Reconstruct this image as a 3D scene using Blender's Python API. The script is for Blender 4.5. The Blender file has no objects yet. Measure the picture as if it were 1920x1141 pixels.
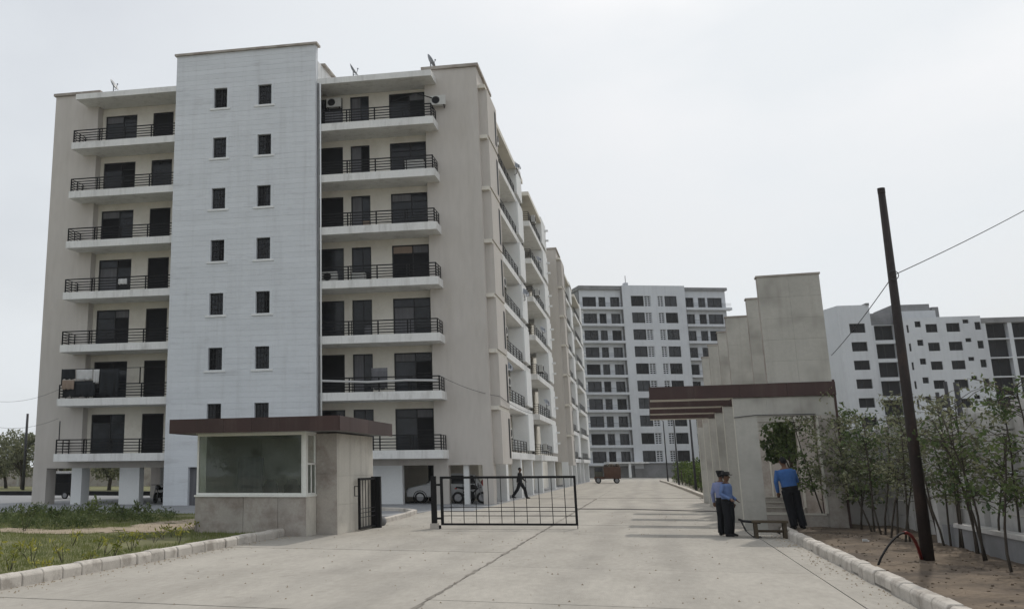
import bpy, bmesh, math, random
import numpy as np
from mathutils import Vector, Matrix
random.seed(7); RNG = np.random.default_rng(11)
S = bpy.context.scene
COL = S.collection
R = math.radians

# ------------------------------------------------------------------ camera
F = 1750.0; PX = (633.861, 488.178); EYE = np.array([0.0, 0.0, 1.8])
M = np.array([[0.950423, 0.07445, 0.301917], [0.310875, -0.204631, -0.928161], [-0.00732, 0.976004, -0.217631]])
cd = bpy.data.cameras.new('camera'); cam = bpy.data.objects.new('camera', cd); COL.objects.link(cam)
mw = Matrix([list(M[0]) + [0], list(M[1]) + [0], list(M[2]) + [EYE[2]], [0, 0, 0, 1]])
cam.matrix_world = mw
cd.sensor_fit = 'HORIZONTAL'; cd.sensor_width = 36.0; cd.lens = F / 1920 * 36
cd.shift_x = (960 - PX[0]) / 1920; cd.shift_y = -(570.5 - PX[1]) / 1920
cd.clip_start = 0.1; cd.clip_end = 3000
S.camera = cam

# ------------------------------------------------------------------ light
SUN_EL = 50.0; SUN_AZ = 15.0      # azimuth measured from +Y (the road) towards +X
w = bpy.data.worlds.new('World'); S.world = w; w.use_nodes = True
nt = w.node_tree; nt.nodes.clear()
sky = nt.nodes.new('ShaderNodeTexSky'); sky.sky_type = 'NISHITA'; sky.sun_disc = False
sky.sun_elevation = R(SUN_EL); sky.sun_rotation = R(SUN_AZ)
sky.air_density = 1.0; sky.dust_density = 6.0; sky.ozone_density = 1.0
hs = nt.nodes.new('ShaderNodeHueSaturation'); hs.inputs['Saturation'].default_value = 0.8
mx = nt.nodes.new('ShaderNodeMix'); mx.data_type = 'RGBA'; mx.inputs[0].default_value = 0.8
mx.inputs[7].default_value = (8.05, 8.45, 8.8, 1)
bg = nt.nodes.new('ShaderNodeBackground'); bg.inputs[1].default_value = 0.1
ow = nt.nodes.new('ShaderNodeOutputWorld')
tc = nt.nodes.new('ShaderNodeTexCoord'); cn = nt.nodes.new('ShaderNodeTexNoise'); cn.inputs['Scale'].default_value = 2.2; cn.inputs['Detail'].default_value = 5; cn.inputs['Roughness'].default_value = 0.5
cmp_ = nt.nodes.new('ShaderNodeMapping'); cmp_.inputs['Scale'].default_value = (1, 1, 2.2); cmp_.inputs['Location'].default_value = (3.1, 0.4, 1.7)
cr = nt.nodes.new('ShaderNodeMapRange'); cr.inputs[1].default_value = 0.35; cr.inputs[2].default_value = 0.62; cr.inputs[3].default_value = 0.66; cr.inputs[4].default_value = 0.94
nt.links.new(tc.outputs['Generated'], cmp_.inputs[0]); nt.links.new(cmp_.outputs[0], cn.inputs['Vector']); nt.links.new(cn.outputs[0], cr.inputs[0]); nt.links.new(cr.outputs[0], mx.inputs[0])
nt.links.new(sky.outputs[0], hs.inputs['Color']); nt.links.new(hs.outputs[0], mx.inputs[6])
nt.links.new(mx.outputs[2], bg.inputs[0]); nt.links.new(bg.outputs[0], ow.inputs[0])
sl = bpy.data.lights.new('sun', 'SUN'); sl.energy = 1.7; sl.angle = R(1.0); sl.color = (1.0, 0.95, 0.87)
so = bpy.data.objects.new('sun', sl); COL.objects.link(so)
sdir = Vector((math.sin(R(SUN_AZ)) * math.cos(R(SUN_EL)), math.cos(R(SUN_AZ)) * math.cos(R(SUN_EL)), math.sin(R(SUN_EL))))
so.rotation_euler = sdir.to_track_quat('Z', 'Y').to_euler(); so.location = (10, 30, 60)
S.view_settings.view_transform = 'Standard'; S.view_settings.look = 'None'
S.view_settings.exposure = 0.0; S.view_settings.gamma = 1.0; S.view_settings.use_curve_mapping = False
S.render.engine = 'CYCLES'; S.cycles.max_bounces = 6; S.cycles.transparent_max_bounces = 12; S.cycles.use_denoising = True
S.cycles.volume_bounces = 1

# ------------------------------------------------------------------ pixel helpers (photo 1920 x 1141)
def wray(x, y): return M @ np.array([x - PX[0], -(y - PX[1]), -F])
def G(x, y, z=0.0):
    r = wray(x, y); return EYE + r * (z - EYE[2]) / r[2]
def AY(x, y, Y):
    r = wray(x, y); return EYE + r * Y / r[1]
def onplane(x, y, P0, N):
    r = wray(x, y); return EYE + r * ((P0 - EYE) @ N) / (r @ N)

# ------------------------------------------------------------------ materials
def newmat(name):
    m = bpy.data.materials.new(name); m.use_nodes = True
    n = m.node_tree; return m, n, n.nodes['Principled BSDF']
def mat(name, col, rough=0.8, var=0.12, scale=1.5, fine=0.06, bump=0.0, bscale=40.0, metal=0.0, spec=0.3,
        stretch=(1, 1, 1), piece=0.0, stain=None, stain_scale=0.6, stain_amt=0.5, stain_pos=(0.5, 0.62), streak=None, streak_amt=0.4):
    m, n, b = newmat(name); nd, lk = n.nodes, n.links
    geo = nd.new('ShaderNodeNewGeometry')
    mp = nd.new('ShaderNodeMapping'); mp.inputs['Scale'].default_value = stretch
    lk.new(geo.outputs['Position'], mp.inputs['Vector'])
    n1 = nd.new('ShaderNodeTexNoise'); n1.inputs['Scale'].default_value = scale; n1.inputs['Detail'].default_value = 6
    n2 = nd.new('ShaderNodeTexNoise'); n2.inputs['Scale'].default_value = scale * 14; n2.inputs['Detail'].default_value = 3
    lk.new(mp.outputs[0], n1.inputs['Vector']); lk.new(mp.outputs[0], n2.inputs['Vector'])
    def remap(sock, lo, hi):
        r = nd.new('ShaderNodeMapRange'); r.inputs[1].default_value = 0.25; r.inputs[2].default_value = 0.75
        r.inputs[3].default_value = lo; r.inputs[4].default_value = hi; lk.new(sock, r.inputs[0]); return r.outputs[0]
    f = nd.new('ShaderNodeMath'); f.operation = 'MULTIPLY'
    lk.new(remap(n1.outputs[0], 1 - var, 1 + var), f.inputs[0]); lk.new(remap(n2.outputs[0], 1 - fine, 1 + fine), f.inputs[1])
    fac = f.outputs[0]
    if piece:
        oi = nd.new('ShaderNodeObjectInfo'); r = nd.new('ShaderNodeMapRange')
        r.inputs[3].default_value = 1 - piece; r.inputs[4].default_value = 1 + piece; lk.new(oi.outputs['Random'], r.inputs[0])
        g = nd.new('ShaderNodeMath'); g.operation = 'MULTIPLY'; lk.new(fac, g.inputs[0]); lk.new(r.outputs[0], g.inputs[1]); fac = g.outputs[0]
    base = nd.new('ShaderNodeRGB'); base.outputs[0].default_value = (*col, 1); csock = base.outputs[0]
    if stain:
        n3 = nd.new('ShaderNodeTexNoise'); n3.inputs['Scale'].default_value = stain_scale; n3.inputs['Detail'].default_value = 8; n3.inputs['Roughness'].default_value = 0.65
        lk.new(mp.outputs[0], n3.inputs['Vector'])
        r = nd.new('ShaderNodeMapRange'); r.inputs[1].default_value = stain_pos[0]; r.inputs[2].default_value = stain_pos[1]; r.inputs[3].default_value = 0; r.inputs[4].default_value = stain_amt
        lk.new(n3.outputs[0], r.inputs[0])
        mm = nd.new('ShaderNodeMix'); mm.data_type = 'RGBA'; mm.inputs[7].default_value = (*stain, 1)
        lk.new(r.outputs[0], mm.inputs[0]); lk.new(csock, mm.inputs[6]); csock = mm.outputs[2]
    if streak:
        m5 = nd.new('ShaderNodeMapping'); m5.inputs['Scale'].default_value = (2.6, 2.6, 0.16); lk.new(geo.outputs['Position'], m5.inputs['Vector'])
        n5 = nd.new('ShaderNodeTexNoise'); n5.inputs['Scale'].default_value = 1.0; n5.inputs['Detail'].default_value = 7; n5.inputs['Roughness'].default_value = 0.7; lk.new(m5.outputs[0], n5.inputs['Vector'])
        r5 = nd.new('ShaderNodeMapRange'); r5.inputs[1].default_value = 0.5; r5.inputs[2].default_value = 0.74; r5.inputs[3].default_value = 0; r5.inputs[4].default_value = streak_amt; lk.new(n5.outputs[0], r5.inputs[0])
        m6 = nd.new('ShaderNodeMix'); m6.data_type = 'RGBA'; m6.inputs[7].default_value = (*streak, 1); lk.new(r5.outputs[0], m6.inputs[0]); lk.new(csock, m6.inputs[6]); csock = m6.outputs[2]
    v = nd.new('ShaderNodeVectorMath'); v.operation = 'SCALE'; lk.new(csock, v.inputs[0]); lk.new(fac, v.inputs['Scale'])
    lk.new(v.outputs[0], b.inputs['Base Color'])
    b.inputs['Roughness'].default_value = rough; b.inputs['Metallic'].default_value = metal
    b.inputs['Specular IOR Level'].default_value = spec
    if bump:
        n4 = nd.new('ShaderNodeTexNoise'); n4.inputs['Scale'].default_value = bscale; n4.inputs['Detail'].default_value = 4
        lk.new(mp.outputs[0], n4.inputs['Vector'])
        bp = nd.new('ShaderNodeBump'); bp.inputs['Strength'].default_value = bump; bp.inputs['Distance'].default_value = 0.02
        lk.new(n4.outputs[0], bp.inputs['Height']); lk.new(bp.outputs[0], b.inputs['Normal'])
    return m
def leafmat(name, c1, c2, trans=0.3):
    m, n, b = newmat(name); nd, lk = n.nodes, n.links
    geo = nd.new('ShaderNodeNewGeometry'); n1 = nd.new('ShaderNodeTexNoise'); n1.inputs['Scale'].default_value = 2.2; n1.inputs['Detail'].default_value = 4
    lk.new(geo.outputs['Position'], n1.inputs['Vector'])
    rp = nd.new('ShaderNodeMath'); rp.operation = 'ADD'; rp.use_clamp = True
    r = nd.new('ShaderNodeMapRange'); r.inputs[1].default_value = 0.35; r.inputs[2].default_value = 0.65; r.inputs[3].default_value = -0.2; r.inputs[4].default_value = 0.8
    lk.new(n1.outputs[0], r.inputs[0]); lk.new(r.outputs[0], rp.inputs[0])
    q = nd.new('ShaderNodeMath'); q.operation = 'MULTIPLY'; q.inputs[1].default_value = 0.45; lk.new(geo.outputs['Random Per Island'], q.inputs[0]); lk.new(q.outputs[0], rp.inputs[1])
    mm = nd.new('ShaderNodeMix'); mm.data_type = 'RGBA'; mm.inputs[6].default_value = (*c1, 1); mm.inputs[7].default_value = (*c2, 1)
    lk.new(rp.outputs[0], mm.inputs[0]); lk.new(mm.outputs[2], b.inputs['Base Color'])
    b.inputs['Roughness'].default_value = 0.6; b.inputs['Specular IOR Level'].default_value = 0.25
    t = nd.new('ShaderNodeBsdfTranslucent'); lk.new(mm.outputs[2], t.inputs[0])
    ms = nd.new('ShaderNodeMixShader'); ms.inputs[0].default_value = trans
    lk.new(b.outputs[0], ms.inputs[1]); lk.new(t.outputs[0], ms.inputs[2]); lk.new(ms.outputs[0], nd['Material Output'].inputs[0])
    return m

MT = {}
MT['clad'] = mat('white_cladding', (0.62, 0.645, 0.675), 0.75, 0.05, 0.7, 0.03, piece=0.02, stain=(0.46, 0.47, 0.49), stain_scale=1.1, stain_amt=0.55, stain_pos=(0.56, 0.7), stretch=(0.5, 0.5, 2.2), streak=(0.42, 0.43, 0.44), streak_amt=0.35)
MT['joint'] = mat('dark_joint', (0.56, 0.585, 0.615), 0.9)
MT['beige'] = mat('beige_render', (0.515, 0.485, 0.453), 0.9, 0.05, 0.35, 0.04, bump=0.2, streak=(0.40, 0.37, 0.335), streak_amt=0.35, stain=(0.42, 0.385, 0.345), stain_scale=0.5, stain_amt=0.35, stretch=(1, 1, 0.25))
MT['cream'] = mat('cream_render', (0.66, 0.63, 0.565), 0.9, 0.05, 0.5, 0.03, stain=(0.45, 0.41, 0.34), stain_scale=0.7, stain_amt=0.3)
MT['slab'] = mat('white_slab_paint', (0.71, 0.71, 0.70), 0.85, 0.06, 0.8, 0.04, stain=(0.40, 0.39, 0.37), stain_scale=1.3, stain_amt=0.5, stain_pos=(0.56, 0.7), stretch=(1, 1, 0.5), streak=(0.34, 0.33, 0.31), streak_amt=0.5)
MT['white'] = mat('white_paint', (0.70, 0.71, 0.71), 0.7, 0.05, 0.8, 0.03)
MT['glass'] = mat('dark_glass', (0.016, 0.018, 0.022), 0.12, 0.6, 1.6, 0.3, spec=0.32, bump=0.12, bscale=1.1, piece=0.6)
MT['leafdoor'] = mat('dark_door_leaf', (0.014, 0.014, 0.016), 0.6, 0.25, 1.0, 0.05, piece=0.4, spec=0.1)
MT['curtain'] = mat('grey_curtain', (0.13, 0.13, 0.14), 0.9, 0.2, 3.0, 0.1, stretch=(4, 4, 0.2))
MT['frame'] = mat('dark_frame', (0.016, 0.016, 0.018), 0.5, 0.1)
MT['iron'] = mat('black_iron', (0.008, 0.008, 0.009), 0.55, 0.2, 3, 0.1, spec=0.2)
MT['grey'] = mat('grey_cement', (0.22, 0.22, 0.225), 0.9, 0.12, 0.5, 0.06, stain=(0.14, 0.14, 0.14), stain_scale=0.6, stain_amt=0.5)
MT['bwhite'] = mat('far_white_paint', (0.56, 0.58, 0.61), 0.85, 0.05, 0.15, 0.02, stain=(0.42, 0.43, 0.46), stain_scale=0.12, stain_amt=0.4, streak=(0.36, 0.37, 0.39), streak_amt=0.35)
MT['brown'] = mat('brown_fascia', (0.045, 0.022, 0.019), 0.5, 0.15, 1.2, 0.08, spec=0.4, piece=0.12, streak=(0.085, 0.06, 0.052), streak_amt=0.6)
MT['stone'] = mat('grey_stone', (0.42, 0.408, 0.372), 0.75, 0.10, 0.8, 0.06, piece=0.03, stain=(0.24, 0.23, 0.205), stain_scale=0.7, stain_amt=0.85, stain_pos=(0.5, 0.72), bump=0.1, streak=(0.27, 0.25, 0.22), streak_amt=0.5)
MT['stonelow'] = mat('weathered_stone', (0.38, 0.35, 0.315), 0.8, 0.12, 1.3, 0.08, piece=0.05, stain=(0.20, 0.16, 0.135), stain_scale=1.4, stain_amt=0.8, stain_pos=(0.45, 0.68), bump=0.15)
MT['stonelit'] = mat('sunlit_stone', (0.56, 0.53, 0.47), 0.8, 0.08, 1.0, 0.05, piece=0.03, stain=(0.36, 0.33, 0.29), stain_scale=0.8, stain_amt=0.5, streak=(0.36, 0.33, 0.29), streak_amt=0.5)  # booth stone with the sunlight on its road-facing side put into the colour
MT['marble'] = mat('pale_stone_trim', (0.52, 0.50, 0.44), 0.5, 0.06, 2.0, 0.04)
MT['alu'] = mat('white_window_frame', (0.72, 0.72, 0.68), 0.45, 0.04)
MT['road'] = mat('road_concrete', (0.362, 0.338, 0.300), 0.9, 0.10, 0.5, 0.09, piece=0.03, bump=0.35, bscale=25, stain=(0.255, 0.236, 0.206), stain_scale=0.8, stain_amt=0.55, stain_pos=(0.46, 0.72), stretch=(1.5, 0.5, 1))
def tyre_tracks(m):
    n = m.node_tree; nd, lk = n.nodes, n.links; b = nd['Principled BSDF']; src = b.inputs['Base Color'].links[0].from_socket
    geo = nd.new('ShaderNodeNewGeometry'); sx = nd.new('ShaderNodeSeparateXYZ'); lk.new(geo.outputs['Position'], sx.inputs[0])
    wob = nd.new('ShaderNodeTexNoise'); wob.inputs['Scale'].default_value = .12; lk.new(geo.outputs['Position'], wob.inputs['Vector'])
    tot = None
    for x0, wd in ((-5.6, .28), (-4.1, .28), (-1.3, .3), (.3, .3)):
        a = nd.new('ShaderNodeMath'); a.operation = 'MULTIPLY_ADD'; lk.new(wob.outputs[0], a.inputs[0]); a.inputs[1].default_value = 1.6; a.inputs[2].default_value = -x0 - .8
        d = nd.new('ShaderNodeMath'); d.operation = 'ADD'; lk.new(sx.outputs[0], d.inputs[0]); lk.new(a.outputs[0], d.inputs[1])
        e = nd.new('ShaderNodeMath'); e.operation = 'ABSOLUTE'; lk.new(d.outputs[0], e.inputs[0])
        r = nd.new('ShaderNodeMapRange'); r.interpolation_type = 'SMOOTHSTEP'; r.inputs[1].default_value = wd * .3; r.inputs[2].default_value = wd * 1.8; r.inputs[3].default_value = 1; r.inputs[4].default_value = 0; lk.new(e.outputs[0], r.inputs[0])
        if tot is None: tot = r.outputs[0]
        else:
            q = nd.new('ShaderNodeMath'); q.operation = 'MAXIMUM'; lk.new(tot, q.inputs[0]); lk.new(r.outputs[0], q.inputs[1]); tot = q.outputs[0]
    br = nd.new('ShaderNodeTexNoise'); br.inputs['Scale'].default_value = .9; br.inputs['Detail'].default_value = 6; lk.new(geo.outputs['Position'], br.inputs['Vector'])
    f = nd.new('ShaderNodeMath'); f.operation = 'MULTIPLY'; lk.new(tot, f.inputs[0]); lk.new(br.outputs[0], f.inputs[1])
    g = nd.new('ShaderNodeMath'); g.operation = 'MULTIPLY'; g.inputs[1].default_value = .38; lk.new(f.outputs[0], g.inputs[0])
    sp = nd.new('ShaderNodeTexNoise'); sp.inputs['Scale'].default_value = 1.1; sp.inputs['Detail'].default_value = 2; lk.new(geo.outputs['Position'], sp.inputs['Vector'])
    rs = nd.new('ShaderNodeMapRange'); rs.inputs[1].default_value = .70; rs.inputs[2].default_value = .76; rs.inputs[3].default_value = 0; rs.inputs[4].default_value = .45; lk.new(sp.outputs[0], rs.inputs[0])
    h = nd.new('ShaderNodeMath'); h.operation = 'MAXIMUM'; lk.new(g.outputs[0], h.inputs[0]); lk.new(rs.outputs[0], h.inputs[1])
    mm = nd.new('ShaderNodeMix'); mm.data_type = 'RGBA'; mm.inputs[7].default_value = (.17, .16, .145, 1); lk.new(h.outputs[0], mm.inputs[0]); lk.new(src, mm.inputs[6]); lk.new(mm.outputs[2], b.inputs['Base Color'])
tyre_tracks(MT['road'])
MT['joint2'] = mat('road_joint', (0.195, 0.178, 0.155), 0.95, 0.3, 3.0)
MT['kerb'] = mat('kerb_concrete', (0.50, 0.465, 0.42), 0.9, 0.12, 3.0, 0.1, piece=0.09, bump=0.3, stain=(0.24, 0.21, 0.18), stain_scale=2.2, stain_amt=0.6)
MT['apron'] = mat('paving', (0.24, 0.245, 0.255), 0.9, 0.1, 0.8, 0.06)
MT['soil'] = mat('dry_soil', (0.15, 0.115, 0.083), 0.95, 0.25, 1.2, 0.2, bump=0.9, bscale=9, stain=(0.075, 0.058, 0.045), stain_scale=0.7, stain_amt=0.85, stain_pos=(0.46, 0.6))
MT['sand'] = mat('pale_earth', (0.33, 0.27, 0.20), 0.95, 0.15, 1.5, 0.12, bump=0.5, bscale=12)
MT['ground'] = mat('dusty_ground', (0.24, 0.21, 0.16), 0.95, 0.2, 0.1, 0.12, stain=(0.10, 0.12, 0.05), stain_scale=0.06, stain_amt=0.8)
MT['turf'] = mat('turf_soil', (0.145, 0.145, 0.065), 0.95, 0.25, 0.9, 0.2, stain=(0.17, 0.15, 0.09), stain_scale=0.7, stain_amt=0.4)
MT['grass'] = leafmat('grass_blades', (0.11, 0.145, 0.04), (0.22, 0.235, 0.085))
MT['weed'] = leafmat('weed_leaves', (0.05, 0.075, 0.025), (0.13, 0.16, 0.06))
MT['croton'] = leafmat('yellow_green_leaves', (0.09, 0.12, 0.02), (0.38, 0.36, 0.07))
MT['leaf'] = leafmat('tree_leaves', (0.04, 0.068, 0.025), (0.125, 0.165, 0.06))
MT['leafpale'] = leafmat('pale_tree_leaves', (0.09, 0.105, 0.06), (0.25, 0.255, 0.15))
MT['hedge'] = leafmat('hedge_leaves', (0.028, 0.055, 0.010), (0.12, 0.17, 0.03))
MT['bark'] = mat('bark', (0.062, 0.052, 0.042), 0.95, 0.25, 6, 0.2, bump=0.5)
MT['pole'] = mat('rusty_steel', (0.026, 0.020, 0.019), 0.65, 0.3, 2.5, 0.2, stretch=(1, 1, 0.4), stain=(0.05, 0.032, 0.026), stain_scale=3, stain_amt=0.6)
MT['greypole'] = mat('grey_steel', (0.038, 0.038, 0.042), 0.6, 0.1)
MT['wire'] = mat('wire', (0.05, 0.05, 0.055), 0.7, 0.1)
MT['red'] = mat('red_hose', (0.17, 0.018, 0.016), 0.45, 0.15, 5)
MT['wood'] = mat('worn_wood', (0.075, 0.058, 0.04), 0.85, 0.25, 4, 0.2, stretch=(1, 6, 6))
MT['bound'] = mat('boundary_wall_paint', (0.50, 0.49, 0.475), 0.9, 0.12, 0.8, 0.06, stain=(0.22, 0.20, 0.18), stain_scale=0.9, stain_amt=0.6, stain_pos=(0.48, 0.7))
MT['skin'] = mat('skin', (0.12, 0.065, 0.042), 0.6, 0.08)
MT['blue'] = mat('blue_shirt', (0.045, 0.115, 0.30), 0.9, 0.12, 9, 0.1, bump=0.4, bscale=18)
MT['skyblue'] = mat('light_blue_shirt', (0.115, 0.175, 0.34), 0.9, 0.12, 9, 0.1, bump=0.4, bscale=18)
MT['lavender'] = mat('lavender_shirt', (0.19, 0.22, 0.37), 0.9, 0.12, 9, 0.1, bump=0.4, bscale=18)
MT['navy'] = mat('dark_trousers', (0.008, 0.009, 0.012), 0.9, 0.2, 8, 0.1, bump=0.4, bscale=14)
MT['black'] = mat('black_cloth', (0.008, 0.008, 0.009), 0.8, 0.2, 8)
MT['carwhite'] = mat('car_paint_white', (0.60, 0.61, 0.62), 0.25, 0.03, spec=0.5)
MT['tyre'] = mat('tyre_rubber', (0.012, 0.012, 0.012), 0.85)
MT['rim'] = mat('wheel_rim', (0.25, 0.25, 0.26), 0.35, 0.05, metal=0.7)
MT['tail'] = mat('red_lamp', (0.30, 0.015, 0.012), 0.2, 0.05)
MT['rust'] = mat('rust_brown_paint', (0.10, 0.05, 0.032), 0.8, 0.25, 1.2, 0.15)
MT['cabgreen'] = mat('dull_green_paint', (0.075, 0.075, 0.055), 0.7, 0.2)
MT['acwhite'] = mat('appliance_white', (0.50, 0.50, 0.48), 0.5, 0.06)
MT['dishgrey'] = mat('dish_grey', (0.22, 0.235, 0.26), 0.5, 0.05)
MT['cloth1'] = mat('pale_laundry', (0.50, 0.50, 0.50), 0.95, 0.1, 4); MT['cloth2'] = mat('dark_laundry', (0.02, 0.022, 0.025), 0.95, 0.1, 4)
MT['cloth3'] = mat('tan_laundry', (0.26, 0.20, 0.16), 0.95, 0.1, 4)
# clear booth glass: thin tinted pane
def glassmat():
    m, n, b = newmat('clear_glass'); nd, lk = n.nodes, n.links
    t = nd.new('ShaderNodeBsdfTransparent'); t.inputs[0].default_value = (0.78, 0.84, 0.80, 1)
    g = nd.new('ShaderNodeBsdfGlossy'); g.inputs['Roughness'].default_value = 0.02; g.inputs[0].default_value = (0.9, 0.95, 0.93, 1)
    fr = nd.new('ShaderNodeFresnel'); fr.inputs[0].default_value = 1.6
    ms = nd.new('ShaderNodeMixShader'); lk.new(fr.outputs[0], ms.inputs[0]); lk.new(t.outputs[0], ms.inputs[1]); lk.new(g.outputs[0], ms.inputs[2])
    df = nd.new('ShaderNodeBsdfDiffuse'); df.inputs[0].default_value = (.36, .40, .36, 1); m2 = nd.new('ShaderNodeMixShader'); ge = nd.new('ShaderNodeNewGeometry'); dn = nd.new('ShaderNodeTexNoise'); dn.inputs['Scale'].default_value = 1.7; dn.inputs['Detail'].default_value = 6; lk.new(ge.outputs['Position'], dn.inputs['Vector'])
    dr = nd.new('ShaderNodeMapRange'); dr.inputs[1].default_value = .3; dr.inputs[2].default_value = .75; dr.inputs[3].default_value = .05; dr.inputs[4].default_value = .22; lk.new(dn.outputs[0], dr.inputs[0]); lk.new(dr.outputs[0], m2.inputs[0])
    lk.new(ms.outputs[0], m2.inputs[1]); lk.new(df.outputs[0], m2.inputs[2]); lk.new(m2.outputs[0], nd['Material Output'].inputs[0]); return m
MT['clear'] = glassmat()

# ------------------------------------------------------------------ object helpers
def tag(o, label=None, cat=None, group=None, kind=None):
    if label: o['label'] = label
    if cat: o['category'] = cat
    if group: o['group'] = group
    if kind: o['kind'] = kind
    return o
def empty(name, loc=(0, 0, 0), rz=0.0):
    o = bpy.data.objects.new(name, None); COL.objects.link(o); o.location = loc; o.rotation_euler = (0, 0, rz); o.empty_display_size = 0.3
    return o
def link(name, me, parent=None, loc=(0, 0, 0)):
    o = bpy.data.objects.new(name, me); COL.objects.link(o); o.location = loc
    if parent is not None: o.parent = parent
    return o
def copy_tree(o, parent=None):
    c = o.copy(); COL.objects.link(c); c.parent = parent
    for ch in list(o.children): copy_tree(ch, c)
    return c
BOXF = [(0, 3, 2, 1), (4, 5, 6, 7), (0, 1, 5, 4), (1, 2, 6, 5), (2, 3, 7, 6), (3, 0, 4, 7)]
class MB:
    def __init__(s, fr=None): s.v = []; s.f = []; s.fr = fr; s.mi = []; s.m = 0
    def add(s, vs, fs):
        o = len(s.v)
        if s.fr: vs = [s.fr(*p) for p in vs]
        s.v += [tuple(p) for p in vs]; s.f += [tuple(i + o for i in f) for f in fs]; s.mi += [s.m] * len(fs)
        return s
    def box(s, x0, x1, y0, y1, z0, z1):
        return s.add([(x0, y0, z0), (x1, y0, z0), (x1, y1, z0), (x0, y1, z0), (x0, y0, z1), (x1, y0, z1), (x1, y1, z1), (x0, y1, z1)], BOXF)
    def quad(s, a, b, c, d): return s.add([a, b, c, d], [(0, 1, 2, 3)])
    def loft(s, pts, radii, n=8, cap=True, up=None):
        P = [Vector(p) for p in pts]; vs = []; fs = []
        ref = None
        for i, p in enumerate(P):
            t = (P[min(i + 1, len(P) - 1)] - P[max(i - 1, 0)]).normalized()
            if ref is None:
                ref = Vector(up) if up else (Vector((1, 0, 0)) if abs(t.x) < 0.8 else Vector((0, 1, 0)))
            e1 = (ref - t * ref.dot(t)); e1 = e1.normalized() if e1.length > 1e-6 else t.orthogonal().normalized()
            ref = e1; e2 = t.cross(e1)
            r = radii[i] if not np.isscalar(radii) else radii
            rx, ry = (r, r) if np.isscalar(r) else r
            for k in range(n):
                a = 2 * math.pi * k / n; vs.append(p + e1 * (math.cos(a) * rx) + e2 * (math.sin(a) * ry))
        for i in range(len(P) - 1):
            for k in range(n):
                fs.append((i * n + k, i * n + (k + 1) % n, (i + 1) * n + (k + 1) % n, (i + 1) * n + k))
        if cap: fs.append(tuple(range(n - 1, -1, -1))); fs.append(tuple((len(P) - 1) * n + k for k in range(n)))
        return s.add([tuple(v) for v in vs], fs)
    def tube(s, a, b, r, r2=None, n=8): return s.loft([a, b], [r, r if r2 is None else r2], n)
    def ball(s, c, r, n=10, m=7):
        rx, ry, rz = (r, r, r) if np.isscalar(r) else r; vs = []; fs = []
        for i in range(m + 1):
            th = math.pi * i / m
            for k in range(n):
                a = 2 * math.pi * k / n; st = max(math.sin(th), 1e-3)
                vs.append((c[0] + rx * st * math.cos(a), c[1] + ry * st * math.sin(a), c[2] + rz * math.cos(th)))
        for i in range(m):
            for k in range(n): fs.append((i * n + k, (i + 1) * n + k, (i + 1) * n + (k + 1) % n, i * n + (k + 1) % n))
        fs.append(tuple(range(n))); fs.append(tuple(m * n + k for k in range(n - 1, -1, -1)))
        return s.add(vs, fs)
    def torus(s, c, R0, r, axis='y', n=20, m=8):
        vs = []; fs = []
        for i in range(n):
            a = 2 * math.pi * i / n
            for k in range(m):
                b = 2 * math.pi * k / m; rr = R0 + r * math.cos(b); h = r * math.sin(b); p = (rr * math.cos(a), rr * math.sin(a), h)
                q = {'y': (p[0], p[2], p[1]), 'x': (p[2], p[0], p[1]), 'z': p}[axis]; vs.append((c[0] + q[0], c[1] + q[1], c[2] + q[2]))
        for i in range(n):
            for k in range(m): fs.append((i * m + k, i * m + (k + 1) % m, ((i + 1) % n) * m + (k + 1) % m, ((i + 1) % n) * m + k))
        return s.add(vs, fs)
    def wall(s, a0, a1, z0, z1, holes, b0, b1):
        """sheet at depth b0 in the frame (a, b, z), with holes whose reveals run back to b1"""
        A = sorted({a0, a1} | {min(max(h[k], a0), a1) for h in holes for k in (0, 1)}); Z = sorted({z0, z1} | {min(max(h[k], z0), z1) for h in holes for k in (2, 3)})
        for i in range(len(A) - 1):
            for j in range(len(Z) - 1):
                ca, cz = (A[i] + A[i + 1]) / 2, (Z[j] + Z[j + 1]) / 2
                if any(h[0] < ca < h[1] and h[2] < cz < h[3] for h in holes): continue
                s.quad((A[i], b0, Z[j]), (A[i + 1], b0, Z[j]), (A[i + 1], b0, Z[j + 1]), (A[i], b0, Z[j + 1]))
        for h in holes:
            x0, x1, y0, y1 = h
            s.quad((x0, b0, y0), (x0, b1, y0), (x0, b1, y1), (x0, b0, y1)); s.quad((x1, b1, y0), (x1, b0, y0), (x1, b0, y1), (x1, b1, y1))
            s.quad((x0, b0, y1), (x0, b1, y1), (x1, b1, y1), (x1, b0, y1)); s.quad((x0, b1, y0), (x0, b0, y0), (x1, b0, y0), (x1, b1, y0))
        return s
    def mesh(s, name, mats, smooth=False, fix=True):
        me = bpy.data.meshes.new(name); me.from_pydata(s.v, [], s.f)
        for m in (mats if isinstance(mats, (list, tuple)) else [mats]): me.materials.append(MT[m])
        if any(s.mi): me.polygons.foreach_set('material_index', s.mi)
        if fix:
            bm = bmesh.new(); bm.from_mesh(me); bmesh.ops.recalc_face_normals(bm, faces=bm.faces); bm.to_mesh(me); bm.free()
        if smooth: me.polygons.foreach_set('use_smooth', [True] * len(me.polygons))
        me.update(); return me
    def build(s, name, mats, parent=None, loc=(0, 0, 0), smooth=False, fix=True):
        return link(name, s.mesh(name, mats, smooth, fix), parent, loc)
def bevel(o, wd=0.01, seg=2):
    m = o.modifiers.new('bevel', 'BEVEL'); m.width = wd; m.segments = seg; m.limit_method = 'ANGLE'; return o
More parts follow.
